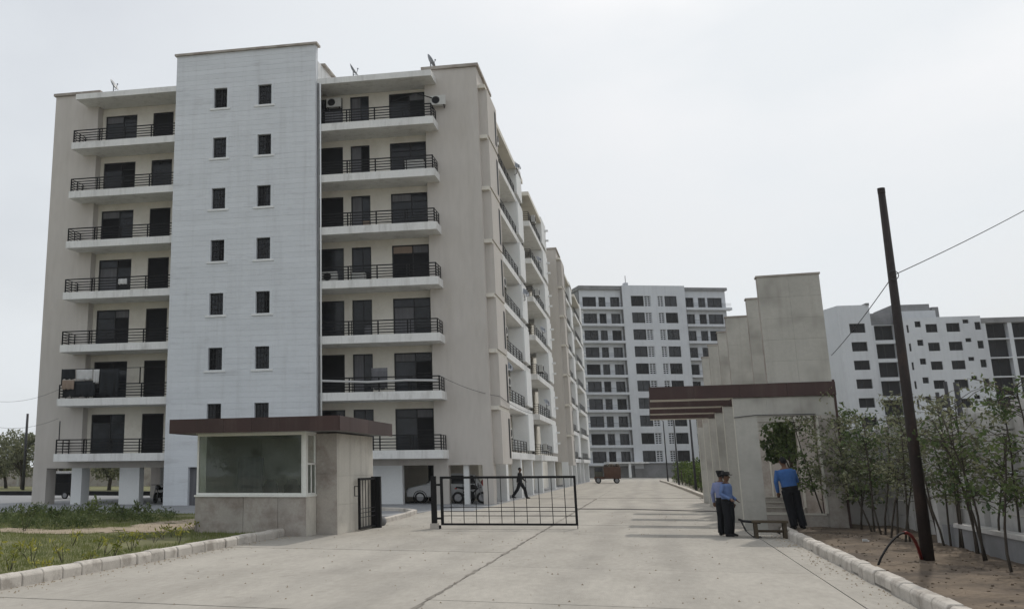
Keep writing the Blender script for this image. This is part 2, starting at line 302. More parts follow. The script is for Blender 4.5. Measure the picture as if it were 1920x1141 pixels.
def leaves(pos, size, rng, droop=0.4, aspect=0.5):
    """folded diamond leaves at pos"""
    n = len(pos); d = rng.normal(size=(n, 3)); d[:, 2] -= droop; d /= np.linalg.norm(d, axis=1)[:, None]
    t = rng.normal(size=(n, 3)); t -= (t * d).sum(1)[:, None] * d; t /= np.linalg.norm(t, axis=1)[:, None]
    nn = np.cross(d, t); L = (size * rng.uniform(0.6, 1.4, n))[:, None]; W = L * aspect * 0.5
    V = np.stack([pos, pos + d * L * 0.5 + t * W + nn * W * 0.3, pos + d * L, pos + d * L * 0.5 - t * W + nn * W * 0.3], 1).reshape(-1, 3)
    return V, [(4 * i, 4 * i + 1, 4 * i + 2, 4 * i + 3) for i in range(n)]
def mesh_raw(name, V, Fc, m):
    me = bpy.data.meshes.new(name); me.from_pydata(np.asarray(V).tolist(), [], Fc); me.materials.append(MT[m]); me.update(); return me

# ================================================================== SETTING
tag(MB().quad((-900, -200, -0.12), (900, -200, -0.12), (900, 1500, -0.12), (-900, 1500, -0.12)).build('ground', 'ground'), 'dusty open ground reaching out to the horizon', 'ground', kind='structure')
# road: base sheet and concrete slabs with open joints
road = tag(MB().box(-9.74, 3.16, -6, 166, -0.11, -0.035).build('road', 'joint2'), 'pale concrete road leading through the gate', 'road', kind='structure')
ys = [-6 + 4.55 * i + (0.22 if i % 2 else 0) for i in range(15)]
for (x0, x1) in ((-9.74, -3.12), (-3.10, 2.50), (2.512, 3.16)):
    for j in range(len(ys) - 1):
        y0 = ys[j] + (0.0 if x0 < -5 else (1.35 if x0 < 0 else 0.4)); y1 = ys[j + 1] + (0.0 if x0 < -5 else (1.35 if x0 < 0 else 0.4)) - 0.014
        dz = random.uniform(-0.004, 0.003)
        ed = [random.uniform(-0.006, 0.006) for _ in range(4)]
        b = MB(); b.box(x0 + abs(ed[0]), x1 - abs(ed[1]), y0 + abs(ed[2]), y1 - abs(ed[3]), -0.034, dz); b.build('concrete_slab', 'road', road)
far = MB()
for j in range(14, 38):
    y0 = -6 + 4.55 * j + 0.5
    far.box(-9.74, -3.12, y0 + 0.06, y0 + 4.53, -0.034, -0.001); far.box(-3.10, 3.1, y0 + 1.41, y0 + 5.88, -0.034, -0.001)
tag(far.build('concrete_slab', 'road', road), kind='stuff')
jf = MB(); y = -5.0
while y < 58:
    L = random.uniform(.15, .45); wv = random.uniform(.012, .055) if random.random() < .75 else .006; x = -3.11 + random.uniform(-.018, .018)
    jf.quad((x - wv, y, .0045), (x + wv * .8, y + .02, .0045), (x + wv, y + L, .0045), (x - wv * .7, y + L - .03, .0045)); y += L * .93
tag(jf.build('joint_filler', 'joint2', road, fix=False), kind='stuff')
rngd = np.random.default_rng(5); gr = MB()
for k_ in range(1500):
    sd_ = k_ % 3; x = (-9.7 + abs(rngd.normal(0, .22))) if sd_ == 0 else ((3.1 - abs(rngd.normal(0, .2))) if sd_ == 1 else rngd.uniform(-9.6, 3)); y = rngd.uniform(10, 40); q = rngd.uniform(.006, .022)
    gr.add([(x - q, y - q, .002), (x + q, y - q * .7, .002), (x + q * .3, y + q, .002), (x, y, .002 + q)], [(0, 1, 3), (1, 2, 3), (2, 0, 3)])
tag(gr.build('grit', 'sand', None, fix=False), 'loose grit scattered over the concrete road', 'grit', kind='stuff')
# kerbs
def kerb_stone_mesh(L):
    b = MB(); wd, h = 0.2, 0.21
    b.add([(-wd / 2, 0, -0.1), (wd / 2, 0, -0.1), (wd / 2, 0, h - 0.05), (wd / 2 - 0.045, 0, h), (-wd / 2, 0, h), (-wd / 2, L, -0.1), (wd / 2, L, -0.1), (wd / 2, L, h - 0.05), (wd / 2 - 0.045, L, h), (-wd / 2, L, h)],
          [(0, 1, 2, 3, 4), (9, 8, 7, 6, 5), (0, 5, 6, 1), (1, 6, 7, 2), (2, 7, 8, 3), (3, 8, 9, 4), (4, 9, 5, 0)])
    me = b.mesh('kerb_stone', 'kerb'); bm = bmesh.new(); bm.from_mesh(me)
    bmesh.ops.bevel(bm, geom=bm.edges[:], offset=0.012, segments=1, affect='EDGES'); bm.to_mesh(me); bm.free(); return me
KM = [kerb_stone_mesh(l) for l in (0.46, 0.54, 0.62)]
def kerb(name, label, x, y0, y1, flip):
    k = tag(MB().box(x - 0.09, x + 0.07, y0, y1, -0.12, 0.03).build(name, 'joint2'), label, 'kerb', kind='structure')
    y = y0
    while y < y1 - 0.5:
        i = random.randrange(3); L = (0.46, 0.54, 0.62)[i]
        o = link('kerb_stone', KM[i], k, (x + random.uniform(-0.012, 0.012), y + (L if flip else 0), random.uniform(-0.012, 0.008)))
        o.rotation_euler = (0, random.uniform(-0.03, 0.03), (math.pi if flip else 0) + random.uniform(-0.02, 0.02)); y += L + 0.025
kerb('kerb_lawn_side', 'pale concrete kerb stones along the lawn', -9.83, 8.0, 25.6, False)
kerb('kerb_soil_side', 'pale concrete kerb stones along the bare soil bed', 3.25, 9.0, 28.4, True)
kb = MB()
for (xa, ya, xb, yb) in ((2.95, 47, 2.75, 60), (2.75, 60, 2.3, 80), (2.3, 80, 1.5, 110), (1.5, 110, 0.9, 125)):
    n = max(1, int((yb - ya) / 2.0))
    for i in range(n):
        t0, t1 = i / n, (i + 0.97) / n
        p = lambda t: (xa + (xb - xa) * t, ya + (yb - ya) * t)
        (x0, y0), (x1, y1) = p(t0), p(t1)
        kb.add([(x0, y0, -.1), (x0 + .3, y0, -.1), (x1 + .3, y1, -.1), (x1, y1, -.1), (x0, y0, .17), (x0 + .3, y0, .17), (x1 + .3, y1, .17), (x1, y1, .17)], BOXF)
tag(kb.build('kerb_hedge_side', 'kerb'), 'long pale kerb running beside the hedge', 'kerb', kind='structure')
# kerb turning in behind the booth
kb = MB(); pts = [(-8.75, 31.2), (-8.85, 33), (-9.0, 36), (-9.3, 38.5), (-10.4, 40.2), (-12.5, 40.8)]
for (xa, ya), (xb, yb) in zip(pts, pts[1:]):
    d = Vector((xb - xa, yb - ya)).normalized() * 0.1; nx, ny = -d.y, d.x
    kb.add([(xa - nx, ya - ny, -.1), (xa + nx, ya + ny, -.1), (xb + nx, yb + ny, -.1), (xb - nx, yb - ny, -.1), (xa - nx, ya - ny, .16), (xa + nx, ya + ny, .16), (xb + nx, yb + ny, .16), (xb - nx, yb - ny, .16)], BOXF)
tag(bevel(kb.build('kerb_behind_booth', 'kerb'), 0.03), 'short kerb curving away behind the guard booth', 'kerb', kind='structure')
# lawn, sand, apron, soil bed
def sheet(name, pts, z, m, label, cat, res=None):
    b = MB(); b.add([(x, y, z) for x, y in pts], [tuple(range(len(pts)))])
    return tag(b.build(name, m), label, cat, kind='structure')
def hfield(name, x0, x1, y0, y1, nx, ny, zf, m, label, cat):
    V = [(x0 + (x1 - x0) * i / nx, y0 + (y1 - y0) * j / ny) for j in range(ny + 1) for i in range(nx + 1)]
    Fc = [(j * (nx + 1) + i, j * (nx + 1) + i + 1, (j + 1) * (nx + 1) + i + 1, (j + 1) * (nx + 1) + i) for j in range(ny) for i in range(nx)]
    o = link(name, mesh_raw(name, [(x, y, zf(x, y)) for x, y in V], Fc, m)); o.data.polygons.foreach_set('use_smooth', [True] * len(Fc))
    return tag(o, label, cat, kind='structure')
from mathutils import noise
nz = lambda x, y, s=1.0: noise.noise(Vector((x * s, y * s, 3.3)))
hfield('lawn', -40, -9.9, 6, 35.6, 110, 110, lambda x, y: 0.07 + 0.03 * nz(x, y, 0.7) + 0.015 * nz(x, y, 2.5), 'turf', 'lawn ground beside the road', 'lawn')
hfield('soil_bed', 3.32, 7.4, 5, 52, 40, 200, lambda x, y: 0.11 + 0.05 * nz(x, y, 0.9) + 0.035 * nz(x, y, 3.0), 'soil', 'bare brown soil bed along the boundary wall', 'soil')
tag(MB().box(-60, -9.2, 35.7, 62, -0.11, 0.02).box(-9.2, -7.4, 41, 130, -0.11, 0.003).build('paving', 'apron'), 'grey paving around the apartment block', 'paving', kind='structure')
LZ = lambda x, y: 0.07 + 0.03 * nz(x, y, 0.7) + 0.015 * nz(x, y, 2.5)
def in_poly(x, y, poly):
    c = False; j = len(poly) - 1
    for i in range(len(poly)):
        xi, yi, xj, yj = poly[i][0], poly[i][1], poly[j][0], poly[j][1]
        if (yi > y) != (yj > y) and x < (xj - xi) * (y - yi) / (yj - yi + 1e-9) + xi: c = not c
        j = i
    return c
def earth_patch(name, poly, label, st=.14):
    x0, x1 = min(p[0] for p in poly) - .3, max(p[0] for p in poly) + .3; y0, y1 = min(p[1] for p in poly) - .3, max(p[1] for p in poly) + .3; b = MB()
    for i in range(int((x1 - x0) / st)):
        for j in range(int((y1 - y0) / st)):
            xa, ya = x0 + i * st, y0 + j * st; wx = .35 * nz(xa * 1.7, ya * 1.7) + .15 * nz(xa * 5, ya * 5)
            if in_poly(xa + wx, ya + .35 * nz(ya * 1.3, xa * 1.3), poly) and nz(xa, ya, 1.6) > -.42:
                b.quad(*[(x, y, LZ(x, y) + .014) for x, y in ((xa, ya), (xa + st, ya), (xa + st, ya + st), (xa, ya + st))])
    return tag(b.build(name, 'sand', fix=False), label, 'path', kind='structure')
earth_patch('sand_patch', [G(225, 1004), G(300, 1004), G(420, 990), G(384, 975), G(330, 978), G(262, 986), G(215, 995)], 'pale sandy strip across the lawn beside the booth')
earth_patch('footpath', [G(0, 1002), G(0, 995), G(110, 996), G(210, 992), G(240, 1000), G(120, 1006)], 'narrow worn footpath through the grass')

# ================================================================== MAIN APARTMENT BLOCK
CA = (-7.606, 48.487, 0.0); UX, UY = 0.99149, 0.13017
frA = lambda a, b, z: (a * UX, a * UY + b, z)
bldA = tag(empty('apartment_building', CA), 'long seven-storey apartment block with beige ends and a white clad stair tower', 'building')
ZK = [2.70 + 2.952 * k for k in range(7)]
A = lambda: MB(frA)
# solid ends, core and side wing
A().box(-2.9, 0, 0, 4.6, 2.3, 23.62).build('end_wall', 'beige', bldA)
A().box(-25.2, -22.42, 0, 13, 2.3, 23.9).build('end_wall', 'beige', bldA)
A().box(-3.05, 0.12, -0.12, 4.7, 23.63, 23.80).build('coping', 'stonelow', bldA); A().box(-25.3, -22.3, -0.12, 13.1, 23.91, 24.07).build('coping', 'stonelow', bldA)
A().box(-22.41, -2.91, 0.64, 13, 2.3, 23.0).build('core_wall', 'cream', bldA)
A().box(-13, -1.5, 4.61, 46.5, 0.0, 22.7).build('side_wall', 'cream', bldA)
A().box(-22.4, -16.75, 0.66, 1.0, 23.0, 23.45).box(-8.6, -2.92, 0.66, 1.0, 23.0, 23.5).build('parapet', 'slab', bldA)
A().box(-8.0, -5.0, 2.0, 5.0, 23.0, 23.55).build('roof_tank_base', 'slab', bldA)
# recessed bay walls with door holes
DR = [(-9.14, -7.73), (-7.29, -6.2), (-5.05, -3.02)]; DL = [(-22.2, -20.2), (-19.2, -17.92)]
A().wall(-9.39, -2.91, 2.3, 22.75, [(d0, d1, z, z + 2.17) for z in ZK for d0, d1 in DR], 0.5, 0.62).build('bay_wall', 'cream', bldA, fix=False)
A().wall(-22.41, -16.7, 2.3, 23.06, [(d0, d1, z, z + 2.17) for z in ZK for d0, d1 in DL], 0.5, 0.62).build('bay_wall', 'cream', bldA, fix=False)
# doors, one set of meshes per type
def door_meshes(wd, h, kind):
    t = 0.07; fr = A(); panes = []
    fr.box(0, t, 0.555, 0.61, 0, h).box(wd - t, wd, 0.555, 0.61, 0, h).box(t, wd - t, 0.555, 0.61, h - t, h).box(t, wd - t, 0.555, 0.61, 0, 0.05)
    if kind == 'wide':
        m = wd * 0.56; tr = h * 0.77
        fr.box(m - .03, m + .03, 0.556, 0.609, 0.05, h - t).box(t, wd - t, 0.558, 0.605, tr, tr + .05)
        cells = [(t, m - .03, 0.05, tr), (m + .03, wd - t, 0.05, tr), (t, m - .03, tr + .05, h - t), (m + .03, wd - t, tr + .05, h - t)]
        for z in (0.55, 1.05): fr.box(m + .03, wd - t, 0.557, 0.606, z, z + 0.035)
    elif kind == 'half':
        m = wd * 0.56; fr.box(m - .02, m + .02, 0.556, 0.609, 0.05, h - t)
        cells = [(t, m - .02, 0.05, h - t), (m + .02, wd - t, 0.05, 0.75), (m + .02, wd - t, 0.75, h - t)]
    else:
        cells = [(t, wd - t, 0.05, h - t)]
    return fr.mesh('door', 'frame'), [A().quad((x0, 0.59, z0), (x1, 0.59, z0), (x1, 0.59, z1), (x0, 0.59, z1)).mesh('pane', 'glass') for x0, x1, z0, z1 in cells]
def door_variants(panes, mats):
    out = []
    for me, m in zip(panes, mats):
        if m == 'glass': out.append(me)
        else:
            c = me.copy(); c.materials[0] = MT[m]; out.append(c)
    return out
for bay, ds in ((0, DR), (1, DL)):
    for (d0, d1), kind in zip(ds, ('plain', 'half', 'wide') if bay == 0 else ('wide', 'plain')):
        fm, ps = door_meshes(d1 - d0, 2.17, kind)
        tan = [p.copy() for p in ps]
        for t_ in tan: t_.materials[0] = MT['cloth3']
        ALL = {m: door_variants(ps, [m] * len(ps)) for m in ('glass', 'leafdoor', 'curtain')}; ALL['tan'] = tan
        v1 = door_variants(ps, ['curtain', 'glass', 'glass'] if kind == 'half' else (['glass', 'glass', 'curtain', 'glass'] if kind == 'wide' else ['leafdoor']))
        v2 = door_variants(ps, ['curtain', 'curtain', 'glass'] if kind == 'half' else (['glass', 'leafdoor', 'leafdoor', 'curtain'] if kind == 'wide' else ['glass']))
        for k, z in enumerate(ZK):
            o = link('door', fm, bldA, frA(d0, 0, z))
            base = v1 if (k + bay) % 3 else v2
            for q_, p in enumerate(base):
                r_ = random.random(); link('pane', p if r_ < .55 else ALL['glass' if r_ < .72 else 'leafdoor' if r_ < .88 else 'curtain' if r_ < .965 else 'tan'][q_], o)
# balconies
def railing(length, ret, side, h=0.74):
    b = A(); n = max(2, int(length / 1.3))
    zs = [0.12, 0.27, 0.42, 0.57, h]
    for z in zs: b.box(0, length, -0.02, 0.02, z - (0.022 if z < h else 0.03), z + (0.022 if z < h else 0.03))
    for i in range(n + 1):
        x = length * i / n; b.box(x - 0.032, x + 0.032, -0.024, 0.024, 0, h + 0.021)
        if i in (1, n - 1): b.box(x + 0.13, x + 0.17, -0.02, 0.02, 0, h)
    if ret:
        x = length if side > 0 else 0
        for z in zs: b.box(x - 0.014, x + 0.014, 0.015, ret, z - 0.015, z + 0.015)
        for y in (ret * .5, ret - 0.03): b.box(x - 0.021, x + 0.021, y - .021, y + .021, 0, h)
    return b.mesh('railing', 'iron')
slR = A().box(-8.6, -2.2, -1.3, -1.181, -0.42, 0).box(-9.39, -2.2, -1.18, -0.001, -0.42, 0).box(-9.39, -2.915, -0.001, 0.5, -0.42, 0).mesh('balcony', 'slab')
slL = A().box(-23.2, -16.75, -1.3, -0.001, -0.40, 0).box(-22.405, -16.75, -0.001, 0.5, -0.40, 0).mesh('balcony', 'slab')
rlR = railing(6.2, 1.2, 1); rlL = railing(6.35, 1.2, -1)
for z in ZK:
    o = link('balcony', slR, bldA, (0, 0, z)); link('railing', rlR, o, frA(-8.52, -1.22, 0))
    o = link('balcony', slL, bldA, (0, 0, z)); link('railing', rlL, o, frA(-23.12, -1.22, 0))
A().box(-8.6, -2.25, -1.3, -0.001, 22.76, 23.1).box(-8.6, -2.915, -0.001, 0.9, 22.76, 23.1).build('roof_slab', 'slab', bldA)
A().box(-23.1, -16.75, -1.3, -0.001, 23.07, 23.4).box(-22.405, -16.75, -0.001, 0.9, 23.07, 23.4).build('roof_slab', 'slab', bldA)
# stair tower: backing wall, cladding courses, windows
T0, T1, TB = -16.75, -8.6, -1.57
PC = 0.2952; Z0W = 21.72
WIN = [(x0, x1, Z0W - 2.952 * r, Z0W - 2.952 * r + 4 * PC) for r in range(8) for x0, x1 in ((-14.48, -13.68), (-11.9, -11.12))]
tdoor = (-15.42, -14.45, 0.0, 1.95)
t = A().wall(T0, T1, 0, 25.05, WIN[:-2] + [tdoor], TB, TB + 0.24)
t.quad((T0, TB, 0), (T0, -1.2, 0), (T0, -1.2, 25.05), (T0, TB, 25.05)).quad((T1, TB, 0), (T1, -1.2, 0), (T1, -1.2, 25.05), (T1, TB, 25.05)).quad((T0, -1.2, 0), (T1, -1.2, 0), (T1, -1.2, 25.05), (T0, -1.2, 25.05))
t.quad((T0, TB, 25.05), (T1, TB, 25.05), (T1, -1.2, 25.05), (T0, -1.2, 25.05))
tower = t.build('stair_tower', 'joint', bldA, fix=False)
tower['label'] = 'white clad stair tower with small square windows'
A().box(T0 - 0.1, T1 + 0.12, TB - 0.14, -1.08, 25.052, 25.17).build('coping', 'stonelow', tower)
A().box(T0 + 0.4, T1 + 0.02, -1.19, 4.4, 22.9, 24.2).build('stair_head', 'slab', tower); A().box(T0 + 0.3, T1 + 0.22, -0.6, 4.6, 24.201, 24.32).build('coping', 'stonelow', tower)
A().box(T0 + .3, -9.4, -1.19, .6, 0, 22.95).build('stair_wall', 'cream', tower)
A().quad((tdoor[0], TB + .2, 0), (tdoor[1], TB + .2, 0), (tdoor[1], TB + .2, 1.95), (tdoor[0], TB + .2, 1.95)).build('door', 'curtain', tower)
MT['side_clad'] = MT['clad']
A().quad((T1 + .004, TB, 0), (T1 + .004, -1.2, 0), (T1 + .004, -1.2, 25.05), (T1 + .004, TB, 25.05)).build('side_face', 'clad', tower, fix=False)
j0 = -math.ceil(Z0W / PC); j = j0
while True:
    za, zb = Z0W + j * PC, Z0W + (j + 1) * PC; j += 1
    if zb < 0.05: continue
    if za > 25.0: break
    za, zb = max(za, 0.0), min(zb, 25.05); zm = (za + zb) / 2
    cuts = sorted([(h[0], h[1]) for h in WIN[:-2] + [tdoor] if h[2] < zm < h[3]]); x = T0; segs = []
    for c0, c1 in cuts:
        segs.append((x, c0)); x = c1
    segs.append((x, T1))
    dp = random.uniform(-0.004, 0.004)
    for s0, s1 in segs: A().box(s0, s1 - 0.002, TB - 0.016 + dp * .5, TB - 0.001, za + 0.003, zb - 0.003).build('cladding_course', 'clad', tower)
wf = A().box(0, .06, -.02, .04, 0, 1.18).box(.72, .78, -.02, .04, 0, 1.18).box(.06, .72, -.02, .04, 1.12, 1.18).box(.06, .72, -.02, .04, 0, .06).box(.36, .42, -.015, .035, .06, 1.12).box(.06, .36, -.014, .034, .57, .62).box(.42, .72, -.014, .034, .74, .78).mesh('window', 'frame')
wp = A().quad((.05, .03, .05), (.39, .03, .05), (.39, .03, 1.13), (.05, .03, 1.13)).mesh('pane', 'glass')
wp2 = wp.copy(); wp2.materials[0] = MT['leafdoor']
wsill = A().box(-.2, .98, -.245, -.17, -.13, -.02).mesh('sill', 'white'); wtrim = A().box(-.10, .0, -.2, -.17, -.02, 1.27).box(.78, .88, -.2, -.17, -.02, 1.27).box(0, .78, -.2, -.17, 1.18, 1.27).mesh('surround', 'clad')
wgrl = A().box(.06, .72, -.06, -.04, .3, .32).box(.06, .72, -.06, -.04, .86, .88).box(.22, .24, -.06, -.04, .04, 1.14).box(.54, .56, -.06, -.04, .04, 1.14).mesh('grille', 'frame')
for i, (x0, x1, z0, z1) in enumerate(WIN[:-2]):
    o = link('window', wf, bldA, frA(x0, TB + .17, z0)); link('pane', wp if i % 5 else wp2, o); link('pane', wp2 if i % 3 == 0 else wp, o, frA(.34, 0, 0)); link('sill', wsill, o); link('surround', wtrim, o); link('grille', wgrl, o)
# drain pipes beside the tower
for a in (-8.53, -8.41): A().tube((a, -1.36, 0), (a, -1.36, 22.8), .045, n=8).build('drain_pipe', 'grey' if a < -8.5 else 'white', bldA, smooth=True)
# ground floor: columns, beams, walls
def colm(a0, a1, b0, b1, m, z1=2.3): A().box(a0, a1, b0, b1, 0, z1).build('column', m, bldA)
A().box(-25.2, -16.75, -0.0, 0.35, 1.95, 2.299).build('beam', 'beige', bldA); A().box(-8.6, 0, 0.0, 0.35, 1.95, 2.299).build('beam', 'beige', bldA)
colm(-25.2, -24.4, 0.002, 0.9, 'beige', 1.95); colm(-22.9, -22.3, 0.003, 0.8, 'white', 1.95); colm(-20.1, -18.95, 0.003, 0.5, 'white', 1.95)
colm(-20.6, -20.0, 5.5, 6.1, 'white'); colm(-24.6, -23.9, 12, 12.9, 'beige'); colm(-18.5, -17.7, 12, 12.9, 'beige'); colm(-21.6, -20.9, 11.8, 12.6, 'white')
A().box(-18.9, -16.76, 3.0, 3.3, 0, 2.3).build('partition', 'cream', bldA); A().quad((-18.6, 2.99, 0), (-17.6, 2.99, 0), (-17.6, 2.99, 2.0), (-18.6, 2.99, 2.0)).build('door', 'leafdoor', bldA)
A().box(-8.6, -4.62, 0.002, 0.4, 0, 1.95).build('ground_wall', 'white', bldA)
colm(-3.0, -2.25, .003, .6, 'beige', 1.95); colm(-1.52, -1.25, .2, .5, 'white', 1.95); colm(-0.52, 0.0, .003, .9, 'beige', 1.95)
A().box(-8.5, -4.3, 4.4, 4.6, 0, 2.3).build('partition', 'cream', bldA)
A().quad((-4.55, 4.58, 0), (-3.8, 4.58, 0), (-3.8, 4.58, 2.1), (-4.55, 4.58, 2.1)).build('door', 'leafdoor', bldA)
# road-side elevation: window boxes, balcony bays, white screens
def side_bays(root, fr, ends, wallc):
    B = lambda: MB(fr)
    wb = B().box(0.001, 0.46, .5, 3.9, -0.72, 2.02).mesh('window_box', 'beige'); wl = B().quad((.464, 3.0, -.4), (.464, 3.6, -.4), (.464, 3.6, 1.7), (.464, 3.0, 1.7)).mesh('pane', 'leafdoor'); gapb = B().box(.001, .40, .25, 4.0, 2.021, 2.22).mesh('lit_gap_block', 'cream')  # cream blocks added between the boxes so the shaded gaps look lit
    sA = B().box(-1.5, -0.02, 5.0, 19.0, -0.4, 0).mesh('balcony', 'slab'); sB = B().box(-1.5, 0.1, 22.5, 35.0, -0.4, 0).mesh('balcony', 'slab')
    def rail(b0, b1, ret, x=-0.1):
        r = B()
        for z in (.12, .27, .42, .57, .74): r.box(x - .016, x + .016, b0, b1, z - .016, z + .016); 
        n = max(1, int((b1 - b0) / 1.3))
        for i in range(n + 1): y = b0 + (b1 - b0) * i / n; r.box(x - .022, x + .022, y - .022, y + .022, 0, .75)
        if ret:
            for z in (.12, .27, .42, .57, .74): r.box(-1.45, x, b0 - .014, b0 + .014, z - .014, z + .014)
            for q in (-1.4, -.9, -.5): r.box(q, q + .04, b0 - .02, b0 + .02, 0, .74)
        return r.mesh('railing', 'iron')
    r1, r2, r3 = rail(5.2, 15.2, False), rail(18.3, 18.95, True), rail(22.6, 31.0, True, .02)
    scr = B().box(-1.0, .1, 15.4, 18.2, .2, 2.55).box(-.94, .04, 15.3, 15.399, .35, 2.4).mesh('screen_panel', 'white'); scr2 = B().box(-.85, .16, 31.2, 34.9, .25, 2.55).mesh('screen_panel', 'white')
    fin = B().box(-1.5, -.9, 19.05, 22.4, 0, 2.55).mesh('bay_wall', wallc)
    dr = B().quad((-1.497, 6.2, 0), (-1.497, 8.4, 0), (-1.497, 8.4, 2.1), (-1.497, 6.2, 2.1)).mesh('door', 'leafdoor')
    dr2 = B().quad((-1.497, 22.5, 0), (-1.497, 25, 0), (-1.497, 25, 2.1), (-1.497, 22.5, 2.1)).mesh('door', 'leafdoor')
    louv = B().box(.16, .45, 34.0, 34.2, 1.9, 2.05).mesh('bracket', 'white')
    for k, z in enumerate(ZK):
        o = link('window_box', wb, root, (0, 0, z)); link('pane', wl, o); link('lit_gap_block', gapb, o)
        o = link('balcony', sA, root, (0, 0, z)); link('railing', r1, o); link('railing', r2, o)
        link('screen_panel', scr, root, (0, 0, z)); link('bay_wall', fin, root, (0, 0, z)); link('door', dr, root, (0, 0, z))
        o = link('balcony', sB, root, (0, 0, z)); link('railing', r3, o); o = link('screen_panel', scr2, root, (0, 0, z)); link('bracket', louv, o); link('bracket', louv, o, (0, 0, -.9)); link('door', dr2, root, (0, 0, z))
    B().box(-1.5, 0.1, 5.0, 19.2, 22.4, 22.72).build('roof_slab', 'cream', root); B().box(-1.5, 0.15, 22.3, 35.3, 22.4, 22.71).build('roof_slab', 'cream', root)
    for b0, b1, m in ((5.1, 5.9, 'white'), (11.5, 12.1, 'white'), (17.3, 17.9, 'white'), (23.6, 24.2, 'white'), (33.3, 33.9, 'white')): B().box(-.62, -.06, b0, b1, 0, 2.29).build('column', m, root)
side_bays(bldA, frA, True, 'cream')

# ================================================================== SECOND BLOCK DOWN THE ROAD
CB = (-7.6, 95.0, 0.0); frI = lambda a, b, z: (a, b, z)
bldB = tag(empty('apartment_building', CB), 'beige block end with stacked white screens, further down the road behind the stair-tower block', 'building')
MB().box(-1.9, 0, 0, 4.6, 2.3, 23.5).build('end_wall', 'beige', bldB); MB().box(-2, .1, -.1, 4.7, 23.51, 23.66).build('coping', 'stonelow', bldB)
MB().box(-12, -1.5, 4.61, 35.5, 0, 22.7).build('side_wall', 'cream', bldB); MB().box(-12, -1.91, .01, 4.6, 0, 23).build('core_wall', 'cream', bldB)
for x in (-1.9, -.6): MB().box(x, x + .6, 0.01, .8, 0, 2.3).build('column', 'white', bldB)
side_bays(bldB, frI, False, 'beige')

# ================================================================== FAR TALL BLOCK ACROSS THE END OF THE ROAD
P0 = np.array([-9.9, 170.0, 0.0]); P1 = np.array([16.1, 181.0, 0.0]); U3 = (P1 - P0) / np.linalg.norm(P1 - P0); N3 = np.array([U3[1], -U3[0], 0])
fr3 = lambda a, b, z: (a * U3[0] - b * N3[0], a * U3[1] - b * N3[1], z)
def q3(x, y):
    P = onplane(1070 + x / 2.715, 500 + y / 2.715, P0, N3); return float((P - P0) @ U3), float(P[2])
bld3 = tag(empty('apartment_building', tuple(P0)), 'tall white eleven-storey apartment block across the end of the road', 'building')
B3 = lambda: MB(fr3)
ztop = q3(300, 147)[1]; zlow = q3(372, 935)[1]; PT = (ztop - zlow) / 9
def arow(x, y): return q3(x, y)[0]
hm, hl, hr = [], [], []
mids = [(arow(307, 170), arow(372, 170)), (arow(478, 170), arow(540, 170))]; lou = [(arow(376, 170), arow(408, 170)), (arow(443, 170), arow(472, 170))]
lefts = [(arow(70, 190), arow(140, 190)), (arow(152, 190), arow(188, 190)), (arow(211, 180), arow(259, 180))]; rights = [(arow(590, 170), arow(637, 170)), (arow(660, 170), arow(697, 170)), (arow(707, 170), arow(782, 170))]
aM0, aM1, aL, aR = arow(264, 170), arow(584, 170), arow(52, 170), arow(800, 170)
ZT = [ztop - PT * i for i in range(10)]
B3().wall(aM0, aM1, 0, q3(400, 95)[1], [(a, b, z - 1.9, z) for z in ZT for a, b in mids + lou] + [(mids[0][0], mids[1][1], .4, 2.4)], 0, .3).build('middle_wall', 'bwhite', bld3, fix=False)
zl = q3(150, 160)[1] - ztop
B3().wall(aL, aM0 - .01, 0, ztop + 1.2, [(a, b, z - 2.1, z - .1) for z in ZT for a, b in lefts], 0.9, 1.3).build('wing_wall', 'bwhite', bld3, fix=False)
B3().wall(aM1 + .01, aR, 0, ztop + 1.2, [(a, b, z - 2.1, z - .1) for z in ZT for a, b in rights], 0.9, 1.3).build('wing_wall', 'bwhite', bld3, fix=False)
B3().box(aL + .05, aR - .05, 1.5, 14, 0, ztop + 1.15).build('core_wall', 'grey', bld3); B3().box(aM0, aM1, .31, 1.49, 0, q3(400, 95)[1] - .02).build('core_wall', 'grey', bld3)
B3().box(aL - .1, aM0 - .02, .5, 13, ztop + 1.2, q3(150, 93)[1]).build('parapet', 'grey', bld3); B3().box(aM1 + .02, aR + .3, .5, 13, ztop + 1.2, q3(700, 103)[1]).build('parapet', 'grey', bld3)
B3().box(aL, aM0 - .1, .88, .9, 0, 1.9).box(aM0 - .01, aM1 + .01, -.03, -.005, 0, zlow - 3.0).build('ground_cladding', 'grey', bld3)
B3().box(aL + 2.5, aM0 + 2, -1.5, .87, 2.35, 2.6).build('canopy', 'slab', bld3); B3().box(aM0 - 1.6, aM0 - 1.2, -1.3, -1.0, 0, 2.35).build('canopy_post', 'white', bld3)
sl1 = B3().box(aL - .5, aM0 - .02, -0.15, 0.89, -2.5, -2.05).mesh('balcony', 'bwhite'); sl2 = B3().box(aM1 + .02, aR + .6, -0.15, 0.89, -2.5, -2.05).mesh('balcony', 'bwhite')
rl1 = B3().box(aL - .45, aM0 - .1, -.1, -.07, -1.35, -1.3).box(aL - .45, aM0 - .1, -.1, -.07, -1.6, -1.56).box(aL - .45, aM0 - .1, -.1, -.07, -1.85, -1.81).mesh('railing', 'greypole')
rl2 = B3().box(aM1 + .1, aR + .5, -.1, -.07, -1.35, -1.3).box(aM1 + .1, aR + .5, -.1, -.07, -1.6, -1.56).box(aM1 + .1, aR + .5, -.1, -.07, -1.85, -1.81).mesh('railing', 'greypole')
pan = {}
